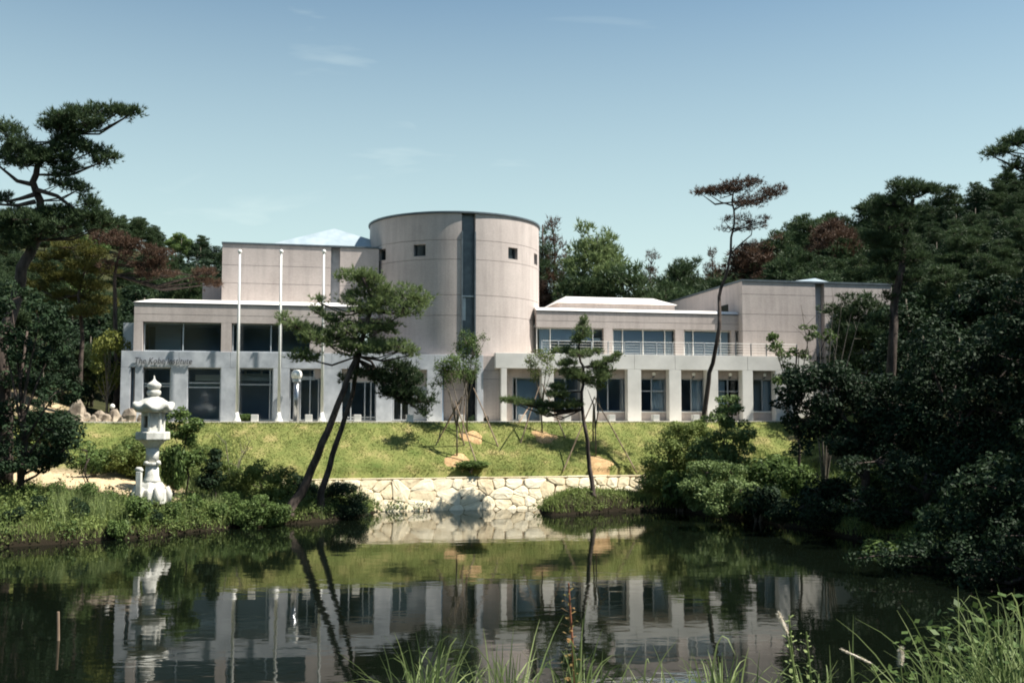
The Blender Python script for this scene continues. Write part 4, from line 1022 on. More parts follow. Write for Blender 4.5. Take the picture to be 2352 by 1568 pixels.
# behind the middle of the museum
GM = 'trees standing behind the museum'
plant_px('sparseG', 1262, 500, 96, 'thin see-through pine right beside the round tower', None, 1.0)
plant_px('sparse', 1312, 502, 97, 'thin purplish pine second from the round tower', None, .9)
plant_px('sparseG', 1285, 575, 101, 'low thin pine between the two see-through ones by the tower', None, .8)
plant_px('cone', 1392, 530, 92, 'broad cone-shaped pine behind the rooflight roof', None, .92)
plant_px('sparse', 1368, 560, 99, 'sparse purplish pine half hidden behind the cone-shaped one', None, .8)
plant_px('pineC', 1450, 615, 91, 'low spreading pine right of the cone-shaped one behind the rooflight', None, 1.1)
plant_px('sparse', 1475, 580, 104, 'bare twiggy pine rising behind the low spreading one', None, .7)
plant_px('pineC', 1500, 655, 88, 'lowest spreading pine behind the end of the rooflight roof', None, 1.2)
plant_px('pineA', 1345, 640, 90, 'small dark pine at the foot of the cone-shaped one', None, 1.0)
plant_px('dead', 1252, 645, 92, 'short reddish pine at the foot of the round tower', None, .8)
plant_px('pineD', 1563, 612, 108, 'dark pine left of the bare grey tree behind the right wing', None, 1.0)
plant_px('pineB', 1608, 598, 110, 'round-topped dark pine behind the right wing roof', None, 1.0)
plant_px('pineC', 1590, 650, 100, 'low pine under the round-topped one behind the right wing', None, 1.3)
plant_px('sparse', 1648, 570, 106, 'bare grey twiggy tree behind the right wing', None, .7)
plant_px('pineA', 1655, 640, 100, 'dark pine behind the sloping side wall of the right block', None, 1.1)
plant_px('pineA', 1535, 660, 92, 'low dark pine filling the dip behind the right wing', None, 1.3)
# wooded hills
rw = random.Random(5)
def woods(pts, kinds, label, group):
    for (px, yt, Y) in pts:
        k = rw.choice(kinds); plant_px(k, px, yt, Y, label[NAMES[k]], group, rw.uniform(.95, 1.3), 4.5)
sky_r = [(1680, 610), (1720, 575), (1760, 560), (1800, 530), (1850, 505), (1900, 490), (1950, 478), (2000, 452), (2050, 462), (2120, 470), (2170, 455), (2190, 415), (2230, 408), (2290, 395), (2352, 372), (2420, 350), (2520, 320)]
def sk(px, tab): return float(np.interp(px, [a for a, _ in tab], [b for _, b in tab]))
LR = {n_: 'dark %s in the woods on the hill right of the museum' % w for n_, w in (('forest_pine', 'pine'), ('dead_pine', 'rust-brown pine'), ('evergreen_tree', 'leafy evergreen'), ('sparse_pine', 'thin sparse pine'), ('leafy_tree', 'leafy tree'))}
pr = []
px = 1675
while px < 2560:
    pr.append((px + rw.uniform(-10, 10), sk(px, sky_r) + rw.uniform(-6, 14), 118 + rw.uniform(-6, 10))); px += rw.uniform(24, 36)
for row, (Y, dy) in enumerate(((106, 45), (96, 95), (86, 150), (76, 215), (67, 290))):
    px = 1700 + 60 * row
    while px < 2620:
        pr.append((px + rw.uniform(-12, 12), min(sk(px, sky_r) + dy * (.55 + .6 * (px - 1700) / 650) + rw.uniform(-22, 22), 800), Y + rw.uniform(-4, 4))); px += rw.uniform(34, 52)
woods(pr, ['pineA', 'pineB', 'pineC', 'pineD', 'pineA', 'pineD', 'broadA'], LR, 'trees on the right hill')
for q in ((1930, 505, 96), (1905, 530, 93), (1745, 560, 104), (1795, 615, 96), (2030, 700, 80)): plant_px('dead', q[0], q[1], q[2], 'rust-brown dying pine in the woods on the hill right of the museum', 'brown pines on the right hill', 1.2)
sky_l = [(-60, 500), (200, 520), (280, 522), (330, 535), (360, 541), (400, 540), (450, 537), (500, 545), (540, 558), (620, 585)]
LL = {n_: 'dark green %s on the wooded hill left of the museum' % w for n_, w in (('forest_pine', 'pine'), ('evergreen_tree', 'leafy evergreen'), ('leafy_tree', 'leafy tree'))}
pl_ = []
px = -60
while px < 600:
    pl_.append((px + rw.uniform(-8, 8), sk(px, sky_l) + rw.uniform(-5, 10), 150 + rw.uniform(-8, 8))); px += rw.uniform(22, 32)
for row, (Y, dy) in enumerate(((136, 28), (122, 60), (109, 98), (97, 140), (86, 190), (77, 250))):
    px = -60
    while px < 560 - 25 * row:
        pl_.append((px + rw.uniform(-10, 10), sk(px, sky_l) + dy + rw.uniform(-15, 15), Y + rw.uniform(-4, 4))); px += rw.uniform(30, 46)
woods(pl_, ['pineA', 'pineC', 'pineD', 'broadA', 'broadC', 'broadB', 'pineB'], LL, 'trees on the left hill')
# nearer dark trees of the left bank
for i, (k, px, yt, Y, w, lab) in enumerate((('broadA', 40, 740, 62, 1.1, 'dark evergreen under the old pine, above the sandy path'), ('broadC', 120, 780, 63, 1.0, 'dark evergreen left of the pale standing rock'), ('pineC', 200, 790, 66, 1.0, 'dark pine behind the pale standing rock'),
        ('broadC', 255, 830, 64, .8, 'dark leafy tree between standing rock and museum end'), ('broadA', 70, 900, 53, .95, 'dark rounded tree shading the sandy bank'), ('broadC', 140, 930, 54, .8, 'smaller dark rounded tree beside the rock wall'), ('broadA', -30, 860, 50, 1.0, 'dark evergreen at the edge of the sandy clearing'), ('broadC', 10, 1000, 51, .7, 'low dark bushy evergreen by the sandy bank'))):
    plant_px(k, px, yt, Y, lab, None, w, 2.0)
r = plant_px('broadB', 250, 748, 59, 'yellow-green tree in front of the museum corner', None, .62)
for ch in r.children:
    if ch.name.startswith('crown'):
        me = gen_broad(131, 7.5, 2.7, M_LEAFY, n=3600, size=.30, lobes=12)[1]; ch.data = me

# ------------------------------------------------------------------ shrubs and bank plants
def shrub_mesh(seed, mat, n=900, size=.16, lobes=6, h=1.0, r=.8, aspect=.5):
    rng = np.random.default_rng(seed); Ps, Ns = [], []
    for l in range(lobes):
        a = rng.uniform(0, 6.28); w = r * rng.uniform(.1, .6); c = np.array([math.cos(a) * w, math.sin(a) * w, h * rng.uniform(.3, .72)])
        P, d = ellip(n // lobes, c, np.array([r * .48, r * .48, h * .34]), rng, .7); Ps.append(P); Ns.append(d)
    V, Fq = leaves(np.concatenate(Ps), np.concatenate(Ns), size, rng, aspect); V[:, 2] = np.maximum(V[:, 2], .01)
    T = MB()
    for k in range(5):
        a = rng.uniform(0, 6.28); T.tube([(0, 0, -.1), (math.cos(a) * r * .2, math.sin(a) * r * .2, h * .35), (math.cos(a) * r * .45, math.sin(a) * r * .45, h * .7)], [.03, .02, .008], 5, cap=False)
    return np_mesh('foliage', V, Fq, mat), T.mesh('stem', M_GBARK)
SHR = {'dark': shrub_mesh(201, M_LEAFD, 1500), 'green': shrub_mesh(202, M_LEAF, 1300, .15), 'gloss': shrub_mesh(203, M_SHRUB, 2600, .15, 11), 'lite': shrub_mesh(204, M_LEAF, 800, .18, 5), 'dark2': shrub_mesh(205, M_LEAFD, 2200, .12, 9)}
def shrub(kind, px, ybot, Y, wpx, hpx, label, group=None, z=None):
    p = at(px, ybot, Y); g = gz(p[0], p[1]) if z is None else z
    w = wpx * mpp(Y) / 1.7; h = hpx * mpp(Y) / 1.02
    r = empty('shrub', (p[0], p[1], g - .03), random.uniform(0, 6.28)); r.scale = (w, w, h); tag(r, label, 'shrub', group)
    obj('foliage', SHR[kind][0], None, r); obj('stem', SHR[kind][1], None, r); return r
shrub('green', 395, 1100, 48, 90, 130, 'dark-hearted leafy bush against the stone lantern base')
shrub('dark', 690, 1130, 51.5, 70, 60, 'small dark bush behind the thick leaning trunk')
shrub('green', 575, 1210, 46.3, 60, 55, 'leafy clump hanging over the water edge, left of the pine bases')
shrub('green', 640, 1205, 47.8, 60, 50, 'leafy clump at the foot of the thick leaning trunk')
shrub('green', 195, 1170, 44.5, 75, 60, 'leafy clump on the bank below the sandy patch')
shrub('dark', 180, 1215, 42.5, 60, 55, 'dark clump at the water edge below the sandy patch')
shrub('green', 320, 1215, 43.2, 90, 65, 'leafy clump below the stone lantern at the water')
shrub('green', 270, 1235, 42.0, 70, 55, 'bright leafy clump overhanging the water left of the lantern')
shrub('dark2', 100, 1060, 52, 190, 110, 'wide dark bush behind the sandy patch')
shrub('green', 215, 1085, 50, 110, 70, 'green bush behind the slim sapling on the sandy patch')
shrub('green', 290, 1060, 52, 110, 70, 'green bush left of the stone lantern')
shrub('lite', 325, 985, 54.5, 90, 45, 'light-green bush behind the lantern firebox')
shrub('green', 560, 990, 58.4, 60, 22, 'flat green bush at the top edge of the lawn')
shrub('green', 1080, 1094, 56.3, 110, 26, 'low blue-green cushion shrub at the foot of the lawn')
shrub('green', 1232, 1090, 56.9, 30, 16, 'tiny weed clump near the foot of the lawn')
shrub('dark', 1083, 962, 60.9, 18, 18, 'small clipped bush in the recess under the tower')
shrub('dark', 1117, 962, 60.9, 16, 16, 'small clipped bush before the beige tower-side wall')
# right bank shrubs
shrub('green', 1560, 1110, 54.2, 120, 110, 'mid-green bush at the end of the stone wall')
shrub('green', 1530, 1040, 57.2, 100, 70, 'light bush on the lawn edge before the right wing')
shrub('green', 1600, 1010, 58.0, 120, 55, 'low bush along the top of the bank before the colonnade')
shrub('lite', 1790, 1000, 55, 130, 70, 'pale bush below the last colonnade bays')
shrub('green', 1760, 1090, 51.5, 150, 100, 'green bush right of the glossy shrubs')
shrub('dark2', 1740, 1180, 49, 150, 100, 'dark bush hanging over the water right of the glossy shrubs')
shrub('green', 1830, 1085, 50, 130, 90, 'sunlit bush under the big dark trees')
for i, (px, yb, Y, w, h, k) in enumerate(((1900, 1190, 46, 160, 90, 'dark2'), (1960, 1110, 48, 150, 80, 'gloss'), (2060, 1120, 47, 150, 85, 'green'), (2160, 1080, 47, 170, 95, 'gloss'), (2080, 1185, 42, 190, 60, 'gloss'), (2020, 1230, 41, 150, 60, 'dark2'), (2200, 1230, 38, 200, 80, 'dark2'), (2050, 1285, 38.5, 190, 60, 'green'), (2300, 1270, 35, 200, 110, 'dark2'))):
    shrub(k, px, yb, Y, w, h, ['dark bush at the waterline under the big trees', 'sunlit glossy bush in the gap under the big trees', 'sunlit green bush in the gap under the big trees', 'sunlit glossy bush on the slope below the forked trunks', 'low glossy bush lit below the forked trunks', 'dark low bush dipping into the water on the right bank', 'dark bush on the shaded right bank', 'leafy bush overhanging the black water', 'large dark bush at the end of the right bank'][i])
# big dark trees overhanging the right bank
def lobe_tree(name, label, base_px, Y, lobes, mat, seed, leaf=.2, dens=1.0, trunk_r=.22, cat='tree', sub=1.0):
    rng = np.random.default_rng(seed); b = at(base_px[0], base_px[1], Y); b[2] = gz(b[0], b[1]) - .2
    root = tree_root(name, b, label, cat); T = MB(); Ps, Ns = [], []
    top = max(at(l[0], l[1], Y)[2] for l in lobes) - b[2]
    T.tube([(0, 0, 0), (.15, .1, top * .3), (-.1, 0, top * .6), (.1, .1, top * .85)], [trunk_r, trunk_r * .8, trunk_r * .5, .04], 8)
    for (x, y, rx, ry) in lobes:
        w, h = rx * mpp(Y), ry * mpp(Y)
        c = at(x, y, Y + rng.normal(0, .35) * w) - b
        T.tube([(0, 0, max(.3, min(c[2] * .5, top * .5))), tuple(c * np.array([.5, .5, .8]) - np.array([0, 0, .2])), tuple(c)], [trunk_r * .45, trunk_r * .3, .02], 6, cap=False)
        nsub = max(4, int(7 * dens * w * h * .5 + (5 if cat == 'tree' else 8)))
        C, d0 = ellip(nsub, c, np.array([w, w * .9, h]) * .78, rng, .6)
        for q in C:
            rr = np.array([1, 1, .6]) * (rng.uniform(.22, .36) * max(w, h) * .9 + .12) * sub
            n = int(150 * dens * rr[0] ** 1.6 / (leaf * 5) + 45)
            P, d = ellip(n, q, rr, rng, .65); Ps.append(P); Ns.append(d)
            if rng.random() < .35: T.tube([tuple(c), tuple((q + c) / 2), tuple(q)], [.035, .022, .008], 4, cap=False)
    V, Fq = leaves(np.concatenate(Ps), np.concatenate(Ns), leaf, rng, .5, .35)
    T.build('trunk', M_BARK, root, smooth=True); obj('crown', np_mesh('crown', V, Fq, mat), None, root); return root
lobe_tree('evergreen_tree', 'big dark evergreen spreading over the right bank beside the colonnade', (1985, 1180), 45, [(1860, 860, 60, 40), (1900, 890, 110, 70), (1990, 880, 110, 60), (1960, 950, 140, 70), (2060, 930, 120, 80), (1860, 960, 80, 50), (1900, 1010, 100, 40), (2030, 1010, 130, 45), (1810, 900, 40, 45)], M_LEAFD, 301, dens=1.25)
lobe_tree('evergreen_tree', 'dark evergreen behind, between the flat-topped pine and the frame edge', (2200, 1180), 43, [(2130, 820, 110, 70), (2230, 850, 130, 90), (2330, 830, 130, 110), (2180, 930, 140, 80), (2300, 950, 150, 90), (2120, 1000, 110, 50), (2240, 1020, 140, 55), (2400, 920, 130, 120)], M_LEAFD, 302, dens=1.1)
lobe_tree('evergreen_tree', 'near-black evergreen leaning out over the shaded water', (2420, 1330), 34, [(2300, 1120, 150, 80), (2200, 1200, 110, 50), (2380, 1050, 150, 110), (2330, 1230, 150, 60), (2140, 1265, 90, 35), (2420, 1180, 140, 90)], M_LEAFD, 303, dens=1.0)
lobe_tree('evergreen_tree', 'tall dark evergreen at the far right of the bank', (2560, 1200), 40, [(2420, 760, 120, 90), (2480, 640, 130, 100), (2350, 700, 90, 70), (2520, 860, 150, 130), (2300, 760, 70, 50), (2430, 560, 90, 70)], M_LEAFD, 304, dens=.9)
lobe_tree('leafy_tree', 'airy light-leaved tree rising before the right block', (1830, 1010), 51, [(1790, 800, 28, 40), (1815, 850, 36, 36), (1780, 870, 26, 24), (1860, 760, 26, 26), (1900, 770, 26, 26), (1835, 810, 26, 26), (1770, 770, 14, 18)], M_LEAF, 305, leaf=.15, dens=.8, trunk_r=.08)
# bare twiggy stems before the right block
def twig_tree(name, label, px, py, Y, tips, r0=.05, conv=None, mat=None):
    b = at(px, py, Y); b[2] = gz(b[0], b[1]) - .1; root = tree_root(name, b, label, 'tree'); T = MB(); rng = np.random.default_rng(int(px))
    for x, y in tips:
        e = at(x, y, Y + rng.normal(0, .5)) - b; m = e * np.array([.45, .45, .6]); T.tube([(0, 0, 0), tuple(m), tuple(e)], [r0, r0 * .6, .008], 5)
        for k in range(5):
            s = rng.uniform(.45, .95); q = m + (e - m) * (s - .4) / .6; T.tube([tuple(q), tuple(q + rng.normal(0, .35, 3) + np.array([0, 0, .35]))], [.012, .005], 4)
    T.build('stem', mat or M_GBARK, root); return root
twig_tree('bare_shrub', 'leafless twiggy stems rising before the right block wall', 1890, 1000, 50, [(1880, 700), (1915, 680), (1935, 690), (1955, 720), (1840, 700), (1975, 730)])
twig_tree('dead_branch', 'grey forked dead branch at the lawn corner', 530, 1095, 50.5, [(518, 1010), (578, 1005), (560, 1030)], .04)

# ------------------------------------------------------------------ staked saplings on the lawn
cv7 = crop(880, 780, .3571)
def ground_hit(px, py):
    lo, hi = 40.0, 66.0
    for Y in np.arange(44, 64, .1):
        p = at(px, py, Y)
        if p[2] <= gz(p[0], p[1]): return p
    return at(px, py, 58)
def sapling(label, base, stems, clumps, feet, seed, mat=None, hub=.45):
    rng = np.random.default_rng(seed); b = ground_hit(*cv7(*base)); Y = b[1]
    root = tree_root('staked_sapling', b, label, 'tree', 'staked saplings on the lawn'); T = MB(); Ps, Ns = [], []
    fork = None
    for pth in stems:
        q = [at(*cv7(x, y), Y + rng.normal(0, .12)) - b for x, y in pth]; q[0] = q[0] * 0 + np.array([0, 0, -.1]) if pth[0] == base else q[0]
        T.tube(q, [max(.011, .045 * (1 - .8 * i / (len(q) - 1))) for i in range(len(q))], 6)
    for (x, y, rx, ry, n) in clumps:
        w, h = rx * .3281 * mpp(Y), ry * .3281 * mpp(Y); c = at(*cv7(x, y), Y + rng.normal(0, .2)) - b
        n = int(n * 1.9); C, _ = ellip(max(3, n // 16), c, np.array([w, w, h]), rng, .4); P = np.repeat(C, 16, 0) + rng.normal(0, .11, (len(C) * 16, 3)); Ps.append(P); Ns.append(unit(P - c))
        for q in C[::2]: T.tube([tuple(c - np.array([0, 0, h])), tuple(q)], [.012, .004], 4, cap=False)
    V, Fq = leaves(np.concatenate(Ps), np.concatenate(Ns), .13, rng, .45, .3)
    T.build('stem', M_GBARK, root, smooth=True); obj('crown', np_mesh('crown', V, Fq, mat or M_LEAF), None, root)
    for (x, y, hx, hy) in feet:
        f = ground_hit(*cv7(x, y)); t = at(*cv7(hx, hy), Y)
        o = MB().tube([f - b - np.array([0, 0, .1]), (f + t) / 2 - b, t - b], [.04, .036, .03], 7).build('stake', M_STAKE, root)
    # loosened planting soil
    m = MB(); n = 22; vs = [(0, 0, .10)]
    return root, b
def mound(px, py, rx, label):
    p = ground_hit(*cv7(px, py)); w = rx * .3281 * mpp(p[1]); rng = np.random.default_rng(int(px)); V = []; n = 24; rings = 5
    for k in range(rings + 1):
        for i in range(n):
            a = 2 * math.pi * i / n; q = k / rings * (1 + .16 * math.sin(3 * a + px) + .1 * math.sin(5 * a)); x, y = p[0] + w * q * math.cos(a), p[1] + w * .75 * q * math.sin(a)
            V.append((x - p[0], y - p[1], gz(x, y) - p[2] + .045 * (1 - (k / rings) ** 2) + rng.uniform(-.012, .012) - (.06 if k == rings else 0)))
    fs = [(k * n + i, k * n + (i + 1) % n, (k + 1) * n + (i + 1) % n, (k + 1) * n + i) for k in range(rings) for i in range(n)]
    o = MB().add(V, fs).build('soil_mound', M_SOIL, None, smooth=True); o.location = p; tag(o, label, 'soil mound', 'soil mounds on the lawn')
mound(745, 1045, 115, 'orange soil mound below the lowest sapling left of the small pine')
mound(840, 880, 95, 'orange soil mound at the upper sapling near the tower')
mound(1345, 880, 95, 'orange soil mound at the sapling before the white colonnade start')
mound(1735, 1055, 100, 'orange soil mound beside the small pine trunk')
sapling('sapling lowest on the bank, in front of the tower recess', (735, 1010), [[(735, 1010), (735, 800), (715, 660), (660, 500), (610, 400)], [(735, 800), (740, 640), (700, 480), (690, 380)], [(735, 780), (770, 620), (800, 500)], [(735, 820), (690, 600), (640, 470)]],
        [(640, 370, 60, 60, 300), (690, 430, 70, 70, 340), (620, 470, 45, 50, 160), (560, 510, 35, 25, 60), (740, 360, 50, 50, 160), (700, 330, 50, 40, 150)], [(885, 1085, 720, 620), (580, 930, 770, 590), (790, 930, 700, 640)], 401)
sapling('tall sapling highest on the bank under the tower slit', (805, 850), [[(805, 850), (805, 640), (795, 470), (800, 300), (830, 180)], [(805, 640), (850, 450), (880, 300), (930, 200)], [(805, 600), (770, 420), (740, 300)], [(805, 560), (830, 380), (850, 240)]],
        [(810, 180, 70, 70, 320), (850, 260, 60, 70, 280), (780, 290, 50, 60, 200), (925, 180, 35, 25, 60), (840, 380, 60, 60, 240), (800, 440, 60, 60, 220), (740, 240, 35, 35, 80)], [(1030, 945, 850, 530), (600, 890, 800, 560), (770, 900, 790, 600)], 402)
sapling('pale young sapling left of the small crooked pine', (1332, 850), [[(1332, 850), (1325, 660), (1300, 520), (1270, 360)], [(1325, 660), (1350, 480), (1370, 330)], [(1325, 620), (1290, 480), (1240, 330)], [(1328, 700), (1345, 560), (1400, 400)]],
        [(1260, 330, 50, 55, 190), (1280, 420, 50, 60, 170), (1370, 320, 55, 50, 190), (1330, 290, 50, 40, 130), (1380, 410, 40, 40, 100)], [(1175, 920, 1310, 520), (1500, 885, 1330, 500), (1170, 760, 1260, 640)], 403, leaf_mat('pale_young_leaves', (.06, .09, .02), (.20, .25, .07), .3))
sapling('sapling lowest on the bank, just right of the small pine trunk', (1708, 1010), [[(1708, 1010), (1705, 820), (1700, 680), (1720, 540), (1760, 430)], [(1705, 820), (1690, 650), (1650, 540)], [(1705, 800), (1735, 640), (1700, 500)], [(1690, 900), (1685, 760), (1690, 600)]],
        [(1760, 430, 60, 60, 240), (1720, 490, 60, 50, 200), (1680, 470, 50, 50, 160), (1800, 400, 40, 40, 100)], [(1478, 1100, 1700, 590), (1995, 1115, 1700, 600), (1685, 905, 1695, 640)], 404)
tw = MB(); 
# slim sapling on the sandy patch
lobe_tree('slim_sapling', 'slim sapling with small dark crown standing on the sandy patch', (195, 1132), 46.0, [(200, 1035, 38, 32), (185, 1065, 32, 22), (215, 1070, 26, 22)], M_LEAF, 410, leaf=.13, dens=.9, trunk_r=.05)

# ------------------------------------------------------------------ rocks on the left
def rock(px, py, Y, wpx, hpx, label, seed, group=None):
    rng = np.random.default_rng(seed); p = at(px, py, Y); p[2] = gz(p[0], p[1]); w, h = wpx * mpp(Y) / 2 * .88, hpx * mpp(Y) * .85
    m = MB(); n = 9; prof_ = [(.9, -.15), (1.0, .12), (.92, .45), (.66, .8), (.25, .98)]; V = []
    for (r_, z_) in prof_:
        for k in range(n):
            a = 2 * math.pi * k / n; q = r_ * rng.uniform(.62, 1.2); V.append((w * q * math.cos(a), w * .8 * q * math.sin(a), h * (z_ + rng.uniform(-.12, .12))))
    fs = [(i * n + k, i * n + (k + 1) % n, (i + 1) * n + (k + 1) % n, (i + 1) * n + k) for i in range(4) for k in range(n)] + [tuple(4 * n + k for k in range(n))]
    o = m.add(V, fs).build('rock', M_ROCK, None, bevel=.02); o.location = p; tag(o, label, 'rock', group); return o
rock(178, 925, 57, 48, 58, 'tall pale standing rock among the dark trees left of the museum', 501)
for i, (px, py, w, h) in enumerate(((195, 985, 40, 28), (228, 990, 42, 32), (262, 990, 40, 36), (298, 990, 42, 38), (330, 990, 34, 26), (245, 965, 30, 24), (215, 965, 26, 22), (180, 1000, 34, 22), (280, 1005, 30, 18))):
    rock(px, py, 57.2 + .3 * (i % 3) - .15 * i % 2, w, h, 'tan boulder in the low rock wall by the museum corner', 510 + i, 'boulders of the low rock wall')
t = empty('garden_lamp', at(257, 968, 57.6)); t.location.z = gz(t.location.x, t.location.y); tag(t, 'small white globe lamp on a dark post among the rocks', 'lamp')
zt_ = CAM[2] + (HOR - 933) * mpp(57.6) - t.location.z
MB().tube([(0, 0, -.1), (0, 0, zt_ - .1)], [.05, .05], 8).build('post', M_COPE, t)
MB().lathe([(.02, zt_ - .14), (.11, zt_ - .09), (.14, zt_), (.10, zt_ + .1), (.02, zt_ + .14)], 14).build('globe', M_GLOBE, t, smooth=True)
o = MB().tube([at(131, 1413, 27.5) * 0 + np.array([-.04, 0, .62]), np.array([0, 0, -.5]), np.array([.02, 0, -.9])], [.03, .034, .034], 7).build('pond_stick', M_STAKE, None)
pw = atz(136, 1470, 0); o.location = (pw[0], pw[1], 0.0); tag(o, 'brown wooden stick poking out of the pond', 'stick')

# ------------------------------------------------------------------ grasses (uncountable)
def blades(P, h, w, rng, lean=.35, seg=1):
    n = len(P); a = rng.uniform(0, 2 * np.pi, n); t = np.stack([np.cos(a), np.sin(a), np.zeros(n)], 1); d = unit(np.stack([rng.normal(0, lean, n), rng.normal(0, lean, n), np.ones(n)], 1)); hh = (h * rng.uniform(.5, 1.3, n))[:, None]
    V = np.stack([P - t * w / 2, P + t * w / 2, P + d * hh], 1).reshape(-1, 3); return V, np.arange(len(V)).reshape(-1, 3)
rg_ = np.random.default_rng(77)
n = 125000; u_ = rg_.uniform(-25, 24, n); v_ = rg_.uniform(-11.6, -7.6, n); x_, y_ = TX + u_ * CT - v_ * ST, TY + u_ * ST + v_ * CT
dn = vnoise(x_ * 1.3, y_ * 1.3) + vnoise(x_ * .5 + 9, y_ * .5); kp = rg_.random(n) < np.clip(.62 + .3 * dn, .1, 1); x_, y_ = x_[kp], y_[kp]
P = np.stack([x_, y_, ground(x_, y_) - .01], 1); V, Fq = blades(P, .075, .05, rg_, .6)
tag(obj('lawn_grass', np_mesh('lawn_grass', V, Fq, M_LAWN)), 'patchy sunlit lawn grass on the bank below the museum', 'grass', None, 'stuff')
# rough grass on the banks
def bank_grass(cond, n, box, h, w, mat, name, label, seed, lean=.3):
    rng = np.random.default_rng(seed); x, y = rng.uniform(box[0], box[1], n), rng.uniform(box[2], box[3], n); d = pond_sd(x, y); k = cond(x, y, d) & (rng.random(n) < np.clip(.6 + .5 * vnoise(x * 1.1, y * 1.1), .08, 1)); x, y = x[k], y[k]
    hh = h * (1 + .45 * vnoise(x * .8 + 3, y * .8)); P = np.stack([x, y, ground(x, y) - .02], 1); V, Fq = blades(P, 1.0, w, rng, lean)
    V = V.reshape(-1, 3, 3); V[:, 2] = V[:, 0] * .5 + V[:, 1] * .5 + (V[:, 2] - (V[:, 0] + V[:, 1]) / 2) * hh[:, None]; V = V.reshape(-1, 3)
    tag(obj(name, np_mesh(name, V, Fq, mat)), label, 'grass', None, 'stuff')
DVf = lambda x, y: -(x - TX) * ST + (y - TY) * CT
DUf = lambda x, y: (x - TX) * CT + (y - TY) * ST
soilf = lambda x, y: np.exp(-(((x - p_s[0]) / 7.5) ** 2 + ((y - p_s[1]) / 2.4) ** 2) ** 2)
bank_grass(lambda x, y, d: (d > .05) & (d < 9) & (x < -4.5) & ((DVf(x, y) < -12.6) | ((DUf(x, y) < -13) & (DVf(x, y) < -8))) & (soilf(x, y) < .35), 200000, (-27, -4, 37, 61), .24, .045, M_GRASS, 'bank_grass', 'rough grass and weeds along the left pond bank', 78)
bank_grass(lambda x, y, d: (d > .02) & (d < 7) & (x < -4.5) & (DVf(x, y) < -12.6) & (soilf(x, y) < .5) & (vnoise(x * .9 + 2, y * .9) > .05), 60000, (-27, -4, 37, 58), .75, .03, M_FGRASS, 'tall_bank_grass', 'taller pale grass tufts along the left pond bank', 86, .22)
bank_grass(lambda x, y, d: (d > .05) & (d < 9) & (x > .8) & ((DVf(x, y) < -12.4) | (DUf(x, y) > 12)) & (DVf(x, y) < -7.6), 150000, (.5, 24, 28, 62), .32, .05, M_GRASS, 'bank_grass', 'rough grass along the right pond bank', 79)

# ------------------------------------------------------------------ foreground plants
def strip(pts, ws, side):
    V, Fq = [], []
    for p, w in zip(pts, ws): V += [p - side * w / 2, p + side * w / 2]
    for i in range(len(pts) - 1): Fq.append((2 * i, 2 * i + 1, 2 * i + 3, 2 * i + 2))
    return V, Fq
def arc_blade(base, tip, w, rng, bow=.35, seg=7):
    base, tip = np.asarray(base, float), np.asarray(tip, float); d = tip - base; L_ = np.linalg.norm(d)
    ctrl = base + np.array([d[0] * .25, d[1] * .25, d[2] * .5 + L_ * bow]); pts = []
    for i in range(seg + 1):
        t = i / seg; pts.append((1 - t) ** 2 * base + 2 * t * (1 - t) * ctrl + t * t * tip)
    side = unit(np.cross(d, np.array([0, 1.0, .2]) + rng.normal(0, .35, 3))); ws = [w * (1 - (i / seg) ** 2) + .0008 for i in range(seg + 1)]
    return strip(pts, ws, side)
def tussock(label, px, Y, specs, n_rand, seed, spread=60, hpx=150, w=.011, lean=0.0):
    rng = np.random.default_rng(seed); b = at(px, 1568, Y); g = gz(b[0], b[1]); b[2] = g
    root = empty('grass_tussock', b); tag(root, label, 'grass tussock', 'grass tussocks on the near bank'); V, Fq = [], []
    def addb(bp, tp, ww, bow):
        v, f = arc_blade(bp, tp, ww, rng, bow); o = len(V); V.extend(v); Fq.extend([tuple(i + o for i in q) for q in f])
    for (x, y, bx) in specs:
        t_ = at(x, y, Y + rng.normal(0, .12)) - b; bp = np.array([(bx - px) * mpp(Y), rng.normal(0, .08), -.02]); addb(bp, t_, w, .2)
    for k in range(int(n_rand * 1.8)):
        y = 1568 - hpx * rng.uniform(-.25, 1) ; dx = rng.normal(lean, spread * 1.5); y += abs(dx) * .35 * rng.random(); t_ = at(px + dx, y, Y + rng.normal(0, .25)) - b
        bp = np.array([rng.normal(0, spread * .35) * mpp(Y), rng.normal(0, .12), -.02]); addb(bp, t_, w * rng.uniform(.3, 1.1), rng.uniform(.1, .6))
    o = np_mesh('blades', np.array(V), np.array(Fq), M_FGRASS); obj('blades', o, None, root); return root
tussock('tussock with long arching blades left of the red-stemmed weed', 985, 4.6, [(880, 1480, 930), (905, 1450, 960), (935, 1468, 970), (955, 1450, 990), (1015, 1440, 990), (1025, 1475, 1010), (870, 1500, 960), (1080, 1450, 1000)], 48, 601, 70, 120)
tussock('thin tussock between the arching one and the red-stemmed weed', 1160, 4.8, [(1110, 1440, 1140), (1180, 1440, 1160), (1155, 1470, 1150), (1240, 1420, 1180), (1190, 1500, 1170), (1295, 1410, 1180)], 34, 602, 60, 100)
tussock('tussock wrapped round the red-stemmed weed', 1320, 4.5, [(1352, 1370, 1310), (1338, 1420, 1325), (1385, 1440, 1330), (1250, 1480, 1300), (1440, 1500, 1350), (1470, 1480, 1370)], 34, 603, 65, 90)
tussock('low tussock right of the red-stemmed weed', 1480, 4.7, [(1555, 1470, 1440), (1500, 1480, 1560), (1590, 1490, 1570)], 16, 604, 80, 60)
tussock('sunlit short tussock left of the two leafy weeds', 1660, 4.4, [(1625, 1490, 1660), (1640, 1500, 1670), (1690, 1495, 1660), (1720, 1485, 1690), (1590, 1500, 1640), (1745, 1490, 1730)], 46, 605, 50, 75)
